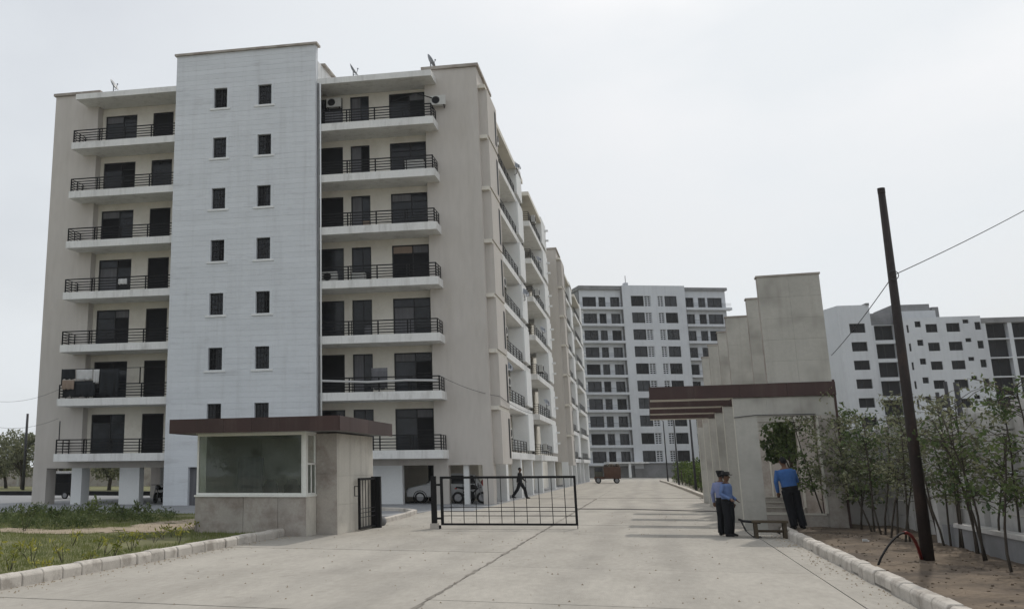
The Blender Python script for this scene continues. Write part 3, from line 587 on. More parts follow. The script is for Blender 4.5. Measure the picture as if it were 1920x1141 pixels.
def pane3(wd, h, m, louver=False):
    key = (round(wd, 2), round(h, 2), m, louver)
    if key not in pan:
        b = B3(); b.quad((0, 0, 0), (wd, 0, 0), (wd, 0, h), (0, 0, h)); f = b.mesh('pane', m)
        fr = B3(); t = .09
        fr.box(0, t, -.1, -.01, 0, h).box(wd - t, wd, -.1, -.01, 0, h).box(t, wd - t, -.1, -.01, 0, t).box(t, wd - t, -.1, -.01, h - t, h)
        if louver:
            for i in range(1, 5): fr.box(t, wd - t, -.09, -.015, h * i / 5 - .07, h * i / 5 + .07)
            fr.box(wd / 2 - .06, wd / 2 + .06, -.095, -.012, t, h - t)
        else: fr.box(wd * .5 - .04, wd * .5 + .04, -.09, -.015, t, h - t)
        pan[key] = (f, fr.mesh('window', 'bwhite' if louver else 'frame'))
    return pan[key]
for i, z in enumerate(ZT):
    for grp, dp, h0, hh in ((mids, .27, 1.9, 1.9), (lou, .27, 1.9, 1.9), (lefts, 1.25, 2.1, 2.0), (rights, 1.25, 2.1, 2.0)):
        for q, (a, b) in enumerate(grp):
            lv = grp is lou; m = 'glass' if (i * 3 + q) % 4 else 'leafdoor'
            f, fr = pane3(b - a, hh, m, lv); o = link('window', fr, bld3, fr3(a, dp, z - h0)); link('pane', f, o)
    o = link('balcony', sl1, bld3, (0, 0, z)); link('railing', rl1, o); o = link('balcony', sl2, bld3, (0, 0, z)); link('railing', rl2, o)
B3().box(arow(320, 100), arow(338, 100), 4, 5, ztop, ztop + 3.2).build('roof_mast_base', 'bwhite', bld3)
B3().tube((arow(330, 90), 4.5, ztop + 3.2), (arow(330, 90), 4.5, ztop + 4.6), .06).build('roof_mast', 'greypole', bld3)

# ================================================================== WHITE BLOCK BEYOND THE BOUNDARY WALL (right)
C0 = np.array([25.6, 150.0, 0.0]); C1 = np.array([53.0, 154.0, 0.0]); U4 = (C1 - C0) / np.linalg.norm(C1 - C0); N4 = np.array([U4[1], -U4[0], 0])
fr4 = lambda a, b, z: (a * U4[0] - b * N4[0], a * U4[1] - b * N4[1], z)
def q4(x, y):
    P = onplane(1520 + x / 3.803, 540 + y / 3.803, C0, N4); return float((P - C0) @ U4), float(P[2])
bld4 = tag(empty('apartment_building', tuple(C0)), 'white apartment block with scattered small windows beyond the boundary wall', 'building')
B4 = lambda: MB(fr4)
z4 = q4(330, 252)[1]; PT4 = (q4(330, 252)[1] - q4(400, 782)[1]) / 4; Z4 = [z4 - PT4 * i for i in range(7)]
a4 = lambda x, y=280: q4(x, y)[0]
hA = [(a4(277), a4(389), z - 1.35, z) for z in Z4]
hC = [(a4(827), a4(910), z - 1.55, z - .35) for z in Z4] + [(a4(975), a4(1072), z - 1.55, z - .3) for z in Z4] + [(a4(752), a4(795), z - .75, z + .1) for z in Z4] + [(a4(1098), a4(1140), z - .4, z + .15) for z in Z4] + [(a4(1180), a4(1223), z - 1.35, z - .25) for z in Z4] + [(a4(690), a4(705), z - 1.5, z - .4) for z in Z4]
hB = [(a4(468), a4(612), z - 2.4, z - .25) for z in Z4]; hD = [(a4(1262), a4(1420), z - 2.6, z - .1) for z in Z4] + [(a4(1450), a4(1600), z - 2.6, z - .1) for z in Z4]  # open balconies: the dark panes set in them stand for their shade
bw = (a4(205), a4(434), a4(1228), a4(1625)); zt1 = q4(300, 122)[1]; zt3 = q4(1100, 197)[1]
B4().wall(bw[0], bw[1], 0, zt1, hA, 0, .4).quad((bw[0], 0, 0), (bw[0] - 1.9, 6, 0), (bw[0] - 1.9, 6, zt1 - .2), (bw[0], 0, zt1)).quad((bw[1], 0, 0), (bw[1], 2, 0), (bw[1], 2, zt1), (bw[1], 0, zt1)).build('wing_wall', 'bwhite', bld4, fix=False)
B4().wall(bw[1] + .01, a4(640), 0, q4(560, 255)[1], hB, .9, 1.8).build('bay_wall', 'bwhite', bld4, fix=False)
B4().wall(a4(640) + .01, bw[2], 0, zt3, hC, .3, .6).build('middle_wall', 'bwhite', bld4, fix=False)
B4().wall(bw[2] + .01, bw[3], 0, q4(1400, 232)[1], hD, .5, 1.6).build('wing_wall', 'bwhite', bld4, fix=False)
B4().box(bw[0] + .01, bw[3] - .01, 2.1, 14, 0, q4(1400, 240)[1]).build('core_wall', 'grey', bld4)
B4().box(a4(655), a4(940), 1.5, 12, zt3 - .05, q4(760, 150)[1]).build('roof_room', 'bwhite', bld4); B4().box(a4(660), a4(937), 3, 10, q4(760, 150)[1], q4(760, 92)[1]).build('roof_room', 'grey', bld4)
B4().box(a4(440), a4(650), 3, 9, q4(560, 262)[1], q4(560, 155)[1]).build('roof_room', 'grey', bld4); B4().box(a4(975), a4(1025), 4, 9, zt3 - .5, q4(1000, 100)[1]).build('roof_room', 'grey', bld4)
B4().box(bw[2], bw[3], .4, 8, q4(1400, 240)[1], q4(1400, 203)[1]).build('parapet', 'grey', bld4)
B4().box(a4(412), a4(436), -.1, 6, zt1 - .1, zt1 + .25).build('coping', 'grey', bld4)
def pane4(h, dep):
    key = ('4', round(h[1] - h[0], 2), round(h[3] - h[2], 2))
    if key not in pan:
        wd, hh = h[1] - h[0], h[3] - h[2]; f = B4().quad((0, 0, 0), (wd, 0, 0), (wd, 0, hh), (0, 0, hh)).mesh('pane', 'leafdoor'); t = .06
        fr = B4().box(0, t, -.1, -.01, 0, hh).box(wd - t, wd, -.1, -.01, 0, hh).box(t, wd - t, -.1, -.01, 0, t).box(t, wd - t, -.1, -.01, hh - t, hh).box(wd * .5 - .03, wd * .5 + .03, -.09, -.015, t, hh - t)
        pan[key] = (f, fr.mesh('window', 'frame'))
    f, fr = pan[key]; o = link('window', fr, bld4, fr4(h[0], dep, h[2])); link('pane', f, o)
for hs_, dep in ((hA, .38), (hC, .58), (hB, 1.75), (hD, 1.55)):
    for h in hs_: pane4(h, dep)

# ================================================================== GUARD BOOTH (left)
booth = tag(empty('guard_booth', (-10.5, 27.3, 0)), 'stone guard booth with a wide glass window and brown flat roof', 'booth')
bo = (10.5, -27.3, 0); frK = lambda x, y, z: (x + bo[0], y + bo[1], z)
K = lambda: MB(frK)
X0, X1, Y0 = -12.5, -9.12, 25.0
K().box(X0 + .03, X1 - .03, Y0 + .03, 25.3, 0, 1.04).box(X1 - .33, X1 - .03, 25.3, 25.86, 0, 1.04).box(X0 + .03, X0 + .3, 25.3, 29.6, 0, 1.04).build('base_wall', 'stonelow', booth)
xs = [X0, -11.0, -9.95, X1]
for i in range(3): K().box(xs[i] + (.006 if i else 0), xs[i + 1] - .006, Y0, Y0 + .029, 0, 1.05).build('stone_panel', 'stonelow', booth)
K().box(X1 - .029, X1, Y0 + .031, 25.86, 0, 1.05).build('stone_panel', 'stonelit', booth)
K().box(X0 - .02, X1 + .03, Y0 - .04, Y0 + .22, 1.05, 1.10).box(X1 - .2, X1 + .03, Y0 + .221, 25.86, 1.05, 1.10).build('sill', 'alu', booth)
# glazing: each pane in its own frame
def glazed(name, x0, x1, z0, z1, y, t=.055, vert=()):
    f = K().box(x0, x0 + t, y, y + .07, z0, z1).box(x1 - t, x1, y, y + .07, z0, z1).box(x0 + t, x1 - t, y, y + .07, z0, z0 + t).box(x0 + t, x1 - t, y, y + .07, z1 - t, z1).build(name, 'alu', booth)
    K().quad((x0 + t, y + .04, z0 + t), (x1 - t, y + .04, z0 + t), (x1 - t, y + .04, z1 - t), (x0 + t, y + .04, z1 - t)).build('pane', 'clear', f)
    return f
glazed('window', X0 + .0, X1 - .10, 1.101, 2.80, Y0 + .06)
K().box(X1 - .099, X1, Y0 + .02, Y0 + .14, 1.101, 2.80).build('window_post', 'alu', booth)
f = K().box(X1 - .06, X1 - .005, 25.141, 25.19, 1.101, 2.8).box(X1 - .06, X1 - .005, 25.81, 25.86, 1.101, 2.8).box(X1 - .06, X1 - .005, 25.19, 25.81, 2.74, 2.8).box(X1 - .06, X1 - .005, 25.19, 25.81, 1.101, 1.15).box(X1 - .06, X1 - .005, 25.19, 25.81, 1.92, 1.97).box(X1 - .06, X1 - .005, 25.47, 25.52, 1.15, 1.92).build('window', 'alu', booth)
for y0, y1, z0, z1 in ((25.19, 25.81, 1.97, 2.74), (25.19, 25.47, 1.15, 1.92), (25.52, 25.81, 1.15, 1.92)):
    K().quad((X1 - .03, y0, z0), (X1 - .03, y1, z0), (X1 - .03, y1, z1), (X1 - .03, y0, z1)).build('pane', 'clear', f)
# pier and long side wall in stone panels
K().box(-9.14, -8.53, 25.90, 29.6, 0, 2.8).build('side_wall', 'stonelow', booth)
for z0, z1 in ((0, 1.66), (1.67, 2.8)): K().box(-9.115, -8.5, 25.865, 25.899, z0, z1).build('stone_panel', 'stonelow', booth)
ysd = [25.9, 27.1, 28.3, 29.6]
for i in range(3):
    for z0, z1 in ((0, .8), (.805, 1.6), (1.605, 2.8)): K().box(-8.529, -8.5, ysd[i] + .002, ysd[i + 1] - .002, z0, z1).build('stone_panel', 'stonelit', booth)
K().box(X0, -9.141, 29.3, 29.6, 0, 2.8).build('rear_wall', 'cream', booth); K().box(X0, X0 + .25, 25.15, 29.3, 1.04, 2.8).build('rear_wall', 'cream', booth)
K().box(X0 + .3, -9.15, 25.31, 29.29, 0, .06).build('booth_floor', 'grey', booth); K().box(X0 - .02, X1 + .01, Y0 - .02, 29.6, 2.801, 2.84).build('ceiling', 'white', booth)
# fascia boards
K().box(-13.05, -7.98, 24.45, 29.98, 2.845, 3.19).build('roof', 'grey', booth)
for i in range(6): K().box(-13.08 + .855 * i, -13.08 + .855 * (i + 1) - .005, 24.40 + random.uniform(-.003, .003), 24.449, 2.82, 3.22).build('fascia_board', 'brown', booth)
[K().box(-7.979, -7.94 + random.uniform(-.003, .003), 24.452 + .925 * i, 24.452 + .925 * (i + 1) - .006, 2.82, 3.22).build('fascia_board', 'brown', booth) for i in range(6)]; K().box(-13.085, -13.051, 24.449, 30.0, 2.82, 3.22).build('fascia', 'brown', booth)
# things inside the booth
ds = tag(empty('desk', (-11.2, 26.0, .06)), 'plain desk inside the glazed guard booth', 'desk')
MB().box(-1.1, 1.2, -.35, .35, .72, .77).build('desk_top', 'wood', ds)
for x in (-1.0, 1.1):
    for y in (-.3, .28): MB().box(x - .03, x + .03, y - .03, y + .03, 0, .72).build('leg', 'wood', ds)
for i, x in enumerate((-11.15, -10.35)):
    c = tag(empty('office_chair', (x, 27.1, .06), .3 * i), 'dark high-backed chair in the booth, ' + ('beside the pale partition' if i == 0 else 'nearer the glazed corner'), 'chair')
    MB().box(-.25, .25, -.25, .25, .44, .52).build('seat', 'black', c); bevel(MB().loft([(0, .24, .5), (0, .28, .8), (0, .33, 1.25), (0, .34, 1.45)], [(.24, .05), (.27, .06), (.25, .05), (.15, .04)], 12, up=(1, 0, 0)).build('backrest', 'black', c, smooth=True), .01)
    MB().tube((0, 0, .08), (0, 0, .44), .03).build('stem', 'iron', c)
    for k in range(5):
        a = k * 1.2566; MB().tube((0, 0, .1), (.28 * math.cos(a), .28 * math.sin(a), .03), .022).build('leg', 'iron', c)
tag(bevel(MB().box(-.5, .5, -.03, .03, 0, 2.1).build('partition_panel', 'curtain', None, (-11.9, 27.4, .06)), .01), 'pale grey partition panel standing inside the booth', 'panel')

# ================================================================== GATES
gate = tag(empty('swing_gate', (-6.42, 29.1, 0)), 'black iron gate leaf closed across the road', 'gate')
GD = Vector((4.0, .55, 0)).normalized(); frG = lambda a, b, z: (a * GD.x - b * GD.y, a * GD.y + b * GD.x, z)
Q = lambda: MB(frG)
Q().box(-.085, .085, -.085, .085, .16, 1.56).build('post', 'iron', gate); Q().box(-.13, .13, -.13, .13, -.02, .16).build('footing', 'kerb', gate)
ga, gb = .2, 4.28
Q().box(ga, ga + .09, -.04, .04, .10, 1.55).box(gb - .07, gb, -.035, .035, .10, 1.55).box(ga + .09, gb - .07, -.035, .035, 1.48, 1.55).box(ga + .09, gb - .07, -.035, .035, .10, .16).build('gate_frame', 'iron', gate)
for i in range(10):
    x = ga + .09 + (gb - ga - .16) * (i + .62) / 10.35; Q().box(x - .011, x + .011, -.011, .011, .16, 1.48).build('bar', 'iron', gate)
for z in (.38, .51, .63): Q().box(ga + .09, gb - .07, -.022, -.012, z - .01, z + .01).build('rail', 'iron', gate)
for z in (.3, 1.3): Q().box(.085, ga, -.02, .02, z - .03, z + .03).build('hinge', 'iron', gate)
Q().box(.11, .2, -.03, .03, 0, .1).build('drop_bolt', 'iron', gate); Q().box(gb - .03, gb - .01, -.01, .01, .0, .1).build('drop_bolt', 'iron', gate)
g2 = tag(empty('side_gate', (-8.33, 29.25, 0)), 'black iron gate leaf folded back beside the booth wall', 'gate')
MB().box(-.13, .17, -.05, .1, .0, 1.56).build('post', 'iron', g2)
MB().box(-.05, .02, -1.75, -1.68, .04, 1.53).box(-.05, .02, -.12, -.06, .04, 1.53).box(-.05, .02, -1.68, -.12, 1.46, 1.53).box(-.05, .02, -1.68, -.12, .04, .1).build('gate_frame', 'iron', g2)
for i in range(4): MB().box(-.025, -.005, -1.36 + .3 * i, -1.34 + .3 * i, .1, 1.46).build('bar', 'iron', g2)
for z in (.38, .51, .63): MB().box(.0, .012, -1.68, -.12, z - .01, z + .01).build('rail', 'greypole', g2)
MB().box(-.16, -.05, -1.72, -1.70, 1.0, 1.02).box(-.16, -.05, -1.72, -1.70, 1.28, 1.30).box(-.17, -.15, -1.72, -1.70, 1.0, 1.30).build('handle', 'iron', g2)
tag(MB().ball((0, 0, .13), (.14, .14, .14)).build('boundary_stone', 'grey', None, (-8.42, 30.35, 0), smooth=True), 'small round concrete stone beside the folded gate leaf', 'stone')
tag(MB().loft([(-3.2, 43.4, .02), (-1, 43.3, .025), (1, 42.4, .02), (3.1, 41.4, .025)], .018, 6).build('road_cable', 'wire'), 'dark cable lying across the road beyond the gate', 'cable')

# ================================================================== ENTRANCE PORTAL (right)
por = tag(empty('entrance_portal', (3.8, 30.0, 0)), 'row of tall stone portal frames with cantilevered brown beams', 'portal')
frP = lambda x, y, z: (x - 3.8, y - 30.0, z); Pm = lambda: MB(frP)
OX0, OX1, OZ0, OZ1 = 3.05, 4.60, .48, 3.20
tall = [3.44, 3.50, 3.12, 3.10, 2.98, 2.95]; PYs = [30.0, 34.0, 38.0, 42.3, 46.8, 52.0]
for i, (y, tx) in enumerate(zip(PYs, tall)):
    th = .32; wl = Pm()
    wl.box(2.45, OX0, y + .03, y + th, 0, OZ1).box(OX1, 5.13, y + .03, y + th, 0, OZ1).box(2.45, 5.13, y + .03, y + th, OZ1, 4.15).box(OX0, OX1, y + .03, y + th, 0, OZ0 - .05).box(tx, 5.13, y + .03, y + th, 4.15, 7.30)
    wobj = wl.build('portal_wall', 'stonelow', por)
    # stone panels on the front face
    g = .0015
    def sp(x0, x1, z0, z1, m='stone'): Pm().box(x0 + g, x1 - g, y, y + .029, z0 + g, z1 - g).build('stone_panel', m, wobj)
    for z0, z1 in ((0, .8), (.8, 1.6), (1.6, 2.4), (2.4, OZ1)): sp(2.45, OX0, z0, z1)
    for z0, z1 in ((0, .8), (.8, 1.6), (1.6, 2.4), (2.4, OZ1)): sp(OX1 + .06, 5.13, z0, z1, 'stonelow')
    sp(OX0, OX1, 0, OZ0 - .05, 'stonelow')
    for x0, x1 in ((2.45, 3.35), (3.35, 4.25), (4.25, 5.13)): sp(x0, x1, OZ1, 3.74)
    for j in range(5 if i < 2 else 3):
        n = 5 if i < 2 else 3; z0 = 4.15 + 3.15 * j / n; z1 = 4.15 + 3.15 * (j + 1) / n
        for x0, x1 in ((tx, (tx + 5.13) / 2), ((tx + 5.13) / 2, 5.13)): sp(x0, x1, z0, z1)
    Pm().box(tx - .03, 5.16, y - .03, y + th + .03, 7.302, 7.35).build('coping', 'stonelow', wobj)
    # pale trim round the opening and down the road-side edge
    Pm().box(OX1 - .005, OX1 + .055, y - .015, y + .028, OZ0, OZ1 - .01).build('jamb_trim', 'marble', wobj); Pm().box(OX0, OX1 - .006, y - .015, y + .028, OZ0 - .045, OZ0).build('sill_trim', 'marble', wobj)
    Pm().box(2.425, 2.449, y - .005, y + .1, .05, 4.1).build('edge_trim', 'marble', wobj)
    Pm().box(5.131, 5.19, y - .02, y + th + .05, .1, 4.2).build('edge_trim', 'brown', wobj)
    if i < 4:
        [Pm().box(.12 + 1.27 * q, .12 + 1.27 * (q + 1) - .005, y - .06 + random.uniform(-.003, .003), y - .001, 3.76, 4.14).build('beam_board', 'brown', por) for q in range(4)]
        Pm().box(.12, 2.44, y + .0, y + .9, 3.785, 4.12).build('beam', 'brown', por); Pm().box(.13, 2.43, y + .01, y + .89, 3.755, 3.784).build('soffit', 'marble', por)
for i in range(5): Pm().box(3.1, 3.95, 30.6 + .3 * i, 30.6 + .3 * (i + 1) - .005, 0, .30 + .14 * i).build('step', 'stonelow', por)
for i in range(5): Pm().box(3.09, 3.96, 30.57 + .3 * i, 30.63 + .3 * i, .301 + .14 * i, .33 + .14 * i).build('step_edge', 'marble', por)
Pm().tube((2.43, 29.97, 3.18), (3.0, 29.97, 3.24), .012, n=6).tube((3.0, 29.97, 3.24), (4.6, 29.97, 3.235), .012, n=6).build('cable', 'wire', por)

# ================================================================== BOUNDARY WALL (right) with precast boards, posts, low wall
bw_ = tag(empty('boundary_wall', (6.55, 21, 0)), 'pale precast boundary wall of horizontal boards between posts', 'wall')
yy = [31.4, 28.6, 25.8, 23.0, 20.2, 17.4, 14.6, 11.8]
for i, y in enumerate(yy): MB().box(-.16, .14, y - 21 - .15, y - 21 + .15, 0, 2.95).build('post', 'bound', bw_)
bm1 = MB().box(-.05, .05, .16, 2.64, .010, .392).mesh('board', 'bound')
for i in range(len(yy) - 1):
    for r in range(7): link('board', bm1, bw_, (random.uniform(-.012, .012), yy[i + 1] - 21, .04 + .4 * r))
MB().box(-1.35, -.17, 10.35, 10.5, 0, 2.8).build('return_wall', 'bound', bw_)
lw = tag(empty('low_wall', (6.05, 21, 0)), 'low dark cement wall with a white coping under the saplings', 'wall')
MB().box(-.1, .12, -8.8, 3.2, 0, .52).build('wall_body', 'grey', lw); MB().box(-.14, .16, -8.8, 2.2, .521, .60).build('coping', 'bound', lw)
tag(bevel(MB().box(-.16, .16, -.16, .16, 0, 2.2).build('gate_pier', 'bound', None, (6.15, 24.75, 0.02)), .02), 'pale square pier at the end of the low dark wall', 'pier')

# ================================================================== POLES AND WIRES
pb = G(1740, 1048, .1); ptp = AY(1652, 355, pb[1])
pole = tag(empty('steel_pole', (pb[0], pb[1], 0)), 'tall rust-brown steel pole leaning over the soil bed', 'pole')
tp = Vector((ptp[0] - pb[0], 0, ptp[2])); MB().loft([(0, 0, 0), tuple(tp * .5), tuple(tp)], [.112, .088, .066], 14).build('shaft', 'pole', pole, smooth=True)
MB().tube(tuple(tp * .988), tuple(tp * 1.003), .07, n=14).build('cap', 'pole', pole)
mid = tp * ((AY(1665, 518, pb[1])[2]) / ptp[2]); MB().torus((mid.x, -.1, mid.z), .09, .008, 'y').build('wire_coil', 'wire', pole)
def wire(name, label, pts, r=.009, sag=0.0, m='wire'):
    P = []
    for (p, q) in zip(pts, pts[1:]):
        for i in range(12):
            t = i / 12; a = [p[k] + (q[k] - p[k]) * t for k in range(3)]; a[2] -= sag * 4 * t * (1 - t); P.append(tuple(a))
    P.append(tuple(pts[-1])); return tag(MB().loft(P, r, 5).build(name, m), label, 'wire')
mp_ = (pb[0] + mid.x, pb[1] - .1, mid.z)
wire('overhead_wire', 'thin overhead wire running from the leaning steel pole off past the boundary wall', [mp_, tuple(AY(1925, 392, 24))], sag=.03)
wire('overhead_wire', 'thin wire dropping from the leaning steel pole to the stone portal', [mp_, (5.22, 30.1, 4.9)], sag=.06)
wire('overhead_wire', 'sagging wire from the second-floor balcony along the beige corner', [tuple(Vector(CA) + Vector(frA(-2.3, -1.2, 6.4))), tuple(Vector(CA) + Vector(frA(.47, .4, 5.4))), (-7.0, 62, 5.2)], r=.011, sag=.15)
wire('overhead_wire', 'upper wire crossing the sky beside the beige end of the block', [tuple(AY(-5, 752, 46)), tuple(Vector(CA) + Vector(frA(-23.1, -1.2, 6.2)))], r=.008, sag=.25)
wire('overhead_wire', 'lower wire crossing the sky beside the beige end of the block', [tuple(AY(-5, 800, 46)), tuple(Vector(CA) + Vector(frA(-23.1, -1.2, 4.6)))], r=.008, sag=.25)
def lamp_post(px, Y, h, label, arm=1):
    p = AY(px, 870, Y); o = tag(empty('lamp_post', (p[0], Y, 0)), label, 'lamp post', 'lamp posts beside the hedge')
    MB().tube((0, 0, 0), (0, 0, h), .09, .06, 8).build('shaft', 'greypole', o, smooth=True); MB().loft([(0, 0, h - .05), (-.3 * arm, 0, h + .25), (-1.0 * arm, 0, h + .35)], .035, 6).build('arm', 'greypole', o)
    MB().loft([(-.9 * arm, 0, h + .34), (-1.5 * arm, 0, h + .37)], [(.1, .05), (.08, .04)], 8).build('lamp_head', 'greypole', o)
lamp_post(1301, 72, 5.2, 'slim grey lamp post standing in the hedge near the portal'); lamp_post(1270, 98, 6.2, 'slim grey lamp post standing midway along the hedge'); lamp_post(1250, 122, 7.2, 'slim grey lamp post at the far end of the hedge')
for i, (px, yt, d) in enumerate(((1757, 735, 'with the lowest top'), (1772, 715, 'between its two neighbours'), (1792, 716, 'with the thickest shaft'))):
    p = AY(px, yt, 60); b = AY(px + 12, 870, 60)
    tag(MB().loft([(0, 0, 0), (0, 0, p[2])], [.12, .10 if i < 2 else .14], 8).build('utility_pole', 'greypole', None, (float(p[0]), 60, 0), smooth=True), 'grey utility pole behind the saplings ' + d, 'pole')
p = AY(52, 775, 80); tag(MB().tube((0, 0, 0), (0, 0, float(p[2])), .16, .12, 8).build('utility_pole', 'greypole', None, (float(p[0]), 80, 0), smooth=True), 'lone grey pole rising above the trees beside the beige end', 'pole')
# hose
hp = [G(1645, 1060, .12)]; e = G(1728, 1046, .12)
P = []
for i in range(17):
    t = i / 16; c = hp[0] * (1 - t) + e * t; z = .1 + .52 * math.sin(math.pi * t) ** .8 + .0; P.append((c[0] + .12 * math.sin(math.pi * t), c[1], z))
tag(MB().loft(P[:9], .018, 8).build('hose', 'black', smooth=True), 'dark end of the hose arching up from the soil', 'hose'); tag(MB().loft(P[8:], .03, 8).build('hose', 'red', smooth=True), 'red hose arching down to the foot of the leaning pole', 'hose')
# bench, chair by the portal
bn = tag(empty('wooden_bench', (2.78, 26.95, 0)), 'rough low wooden bench standing by the portal pier', 'bench')
MB().box(-.42, .42, -.19, -.005, .38, .43).build('plank', 'wood', bn); MB().box(-.40, .43, .005, .2, .38, .432).build('plank', 'wood', bn)
for x in (-.34, .34):
    for y in (-.14, .15): MB().box(x - .04, x + .04, y - .03, y + .03, 0, .38).build('leg', 'wood', bn)
MB().box(-.3, .3, -.015, .015, .14, .2).build('stretcher', 'wood', bn)
ch = tag(empty('low_seat', (2.28, 27.2, 0)), 'black moulded seat on thin bent metal legs beside the wooden bench', 'seat')
MB().loft([(-.2, 0, .44), (-.1, 0, .40), (.1, 0, .385), (.3, 0, .36)], [(.03, .17), (.03, .2), (.035, .2), (.03, .16)], 12, up=(0, 0, 1)).build('seat', 'black', ch, smooth=True)
for s in (-1, 1):
    MB().loft([(-.15, s * .15, .4), (-.05, s * .16, .15), (.1, s * .16, .01), (.3, s * .15, .012)], .012, 6).build('leg', 'greypole', ch)

# ================================================================== VEGETATION
def stem_path(rng, h, lean, wob=.06, n=6):
    P = [Vector((0, 0, -.08))]; d = Vector((lean[0], lean[1], 1)).normalized()
    for i in range(n):
        d = (d + Vector((rng.normal() * wob, rng.normal() * wob, rng.normal() * wob * .3))).normalized(); P.append(P[-1] + d * (h / n))
    return P
def sapling(loc, h, nst, nl, label, seed, lm='leaf', low=.38, spread=.5, leaf=.10):
    rng = np.random.default_rng(seed); root = tag(empty('sapling', loc), label, 'sapling', 'saplings along the boundary wall'); tr = MB(); pts = []
    for s in range(nst):
        P = stem_path(rng, h * rng.uniform(.8, 1.12), (rng.normal() * .12, rng.normal() * .08))
        off = Vector((rng.normal() * .08, rng.normal() * .08, 0)) if s else Vector((0, 0, 0)); P = [p + off for p in P]
        n = len(P); tr.loft([tuple(p) for p in P], [0.021 * (1 - .75 * i / (n - 1)) + .004 for i in range(n)], 6)
        for t in range(int(17 + h * 4)):
            f = rng.uniform(low, 1.0) ** .85; i = min(int(f * (n - 1)), n - 2); b = P[i].lerp(P[i + 1], f * (n - 1) - i)
            a = rng.uniform(0, 6.283); L = spread * rng.uniform(.35, 1.0) * (1.15 - .5 * abs(f - .65)); e = b + Vector((math.cos(a) * L, math.sin(a) * L, L * rng.uniform(-.1, .7)))
            m = b.lerp(e, .5) + Vector((0, 0, .05)); tr.loft([tuple(b), tuple(m), tuple(e)], [.008, .006, .003], 4)
            k = rng.integers(max(4, int(nl * .7)), int(nl * 1.35)); 
            for _ in range(k):
                q = b.lerp(e, rng.uniform(.3, 1.05)); pts.append((q.x + rng.normal() * .07, q.y + rng.normal() * .07, q.z + rng.normal() * .06))
    tr.build('trunk', 'bark', root, smooth=True)
    V, Fc = leaves(np.array(pts), leaf, rng, .5, .55); link('crown', mesh_raw('crown', V, Fc, lm), root); return root
saps = [  # x px of the base, y px of the base, height, stems, leaves, leaf material, what it stands by
    (1556, 984, 3.35, 3, 26, 'leaf', 'dense dark green sapling against the stone portal'),
    (1592, 988, 3.2, 3, 24, 'leafpale', 'dark bushy sapling second from the portal'),
    (1612, 992, 3.05, 2, 20, 'leaf', 'leafy sapling third from the portal'),
    (1638, 998, 3.1, 2, 18, 'leafpale', 'leafy sapling fourth from the portal'),
    (1660, 1003, 2.9, 2, 14, 'leaf', 'two-stemmed sapling fifth from the portal'),
    (1682, 1008, 3.0, 2, 13, 'leafpale', 'slender pale sapling sixth from the portal'),
    (1706, 1014, 2.9, 2, 13, 'leafpale', 'thin sapling just before the leaning pole'),
    (1762, 1015, 3.3, 2, 9, 'leafpale', 'sparse sapling just past the leaning pole'),
    (1772, 1025, 2.6, 2, 10, 'leafpale', 'short sparse sapling at the pale pier'),
    (1806, 1030, 3.0, 2, 11, 'leafpale', 'olive sapling at the start of the low wall'),
    (1832, 1040, 2.8, 2, 12, 'leafpale', 'olive sapling second along the low wall'),
    (1852, 1050, 3.2, 2, 12, 'leaf', 'tall sapling third along the low wall'),
    (1872, 1046, 2.9, 1, 14, 'leafpale', 'bent single-stemmed sapling fourth along the low wall'),
    (1898, 1072, 2.9, 2, 15, 'leaf', 'leafy sapling farthest along the low wall from the portal'),
    (1915, 1048, 3.1, 2, 13, 'leafpale', 'olive sapling close to the boundary wall behind the low wall')]
for i, (px, py, h, ns, nl, lm, lb) in enumerate(saps):
    g = G(px, py, .1); sapling((float(g[0]), float(g[1]), .06), h, ns, nl, lb, 100 + i, lm, low=.24 if nl > 17 else .34, spread=.8 if nl > 17 else .7, leaf=.10 if nl > 17 else .085)
def bush_cloud(rng, c, r, n):
    d = rng.normal(size=(n, 3)); d /= np.linalg.norm(d, axis=1)[:, None]; rad = rng.uniform(.55, 1.0, n) ** .6
    return np.array(c) + d * rad[:, None] * np.array(r)
def tree(name, loc, h, rx, nclump, label, seed, lm='leaf', leaf=.28, per=130, group=None, trunk=.16, base=.35):
    rng = np.random.default_rng(seed); root = tag(empty(name, loc), label, 'tree', group); tr = MB(); P = stem_path(rng, h * .62, (rng.normal() * .05, 0), .05)
    tr.loft([tuple(p) for p in P], [trunk * (1 - .6 * i / (len(P) - 1)) for i in range(len(P))], 8); pts = []
    for k in range(nclump):
        a = rng.uniform(0, 6.283); rr = rx * math.sqrt(rng.uniform(.02, 1)) * .8; zc = h * rng.uniform(base + .08, .93); rr *= math.sqrt(max(.15, 1 - ((zc / h - .6) / .48) ** 2))
        c = Vector((math.cos(a) * rr, math.sin(a) * rr, zc)); b = P[min(len(P) - 1, 2 + int(rng.integers(0, 5)))]
        tr.loft([tuple(b), tuple(b.lerp(c, .5) + Vector((0, 0, -.1))), tuple(c)], [trunk * .32, trunk * .2, .02], 5)
        s = rx * rng.uniform(.22, .42); pts.append(bush_cloud(rng, c, (s, s, s * .75), per))
    tr.build('trunk', 'bark', root, smooth=True); V, Fc = leaves(np.concatenate(pts), leaf, rng, .3, .6); link('crown', mesh_raw('crown', V, Fc, lm), root); return root
tree('shade_tree', (4.75, 36.2, .05), 3.7, 1.15, 22, 'dark leafy tree seen through the portal opening', 5, leaf=.13, per=150, base=.42, trunk=.06)
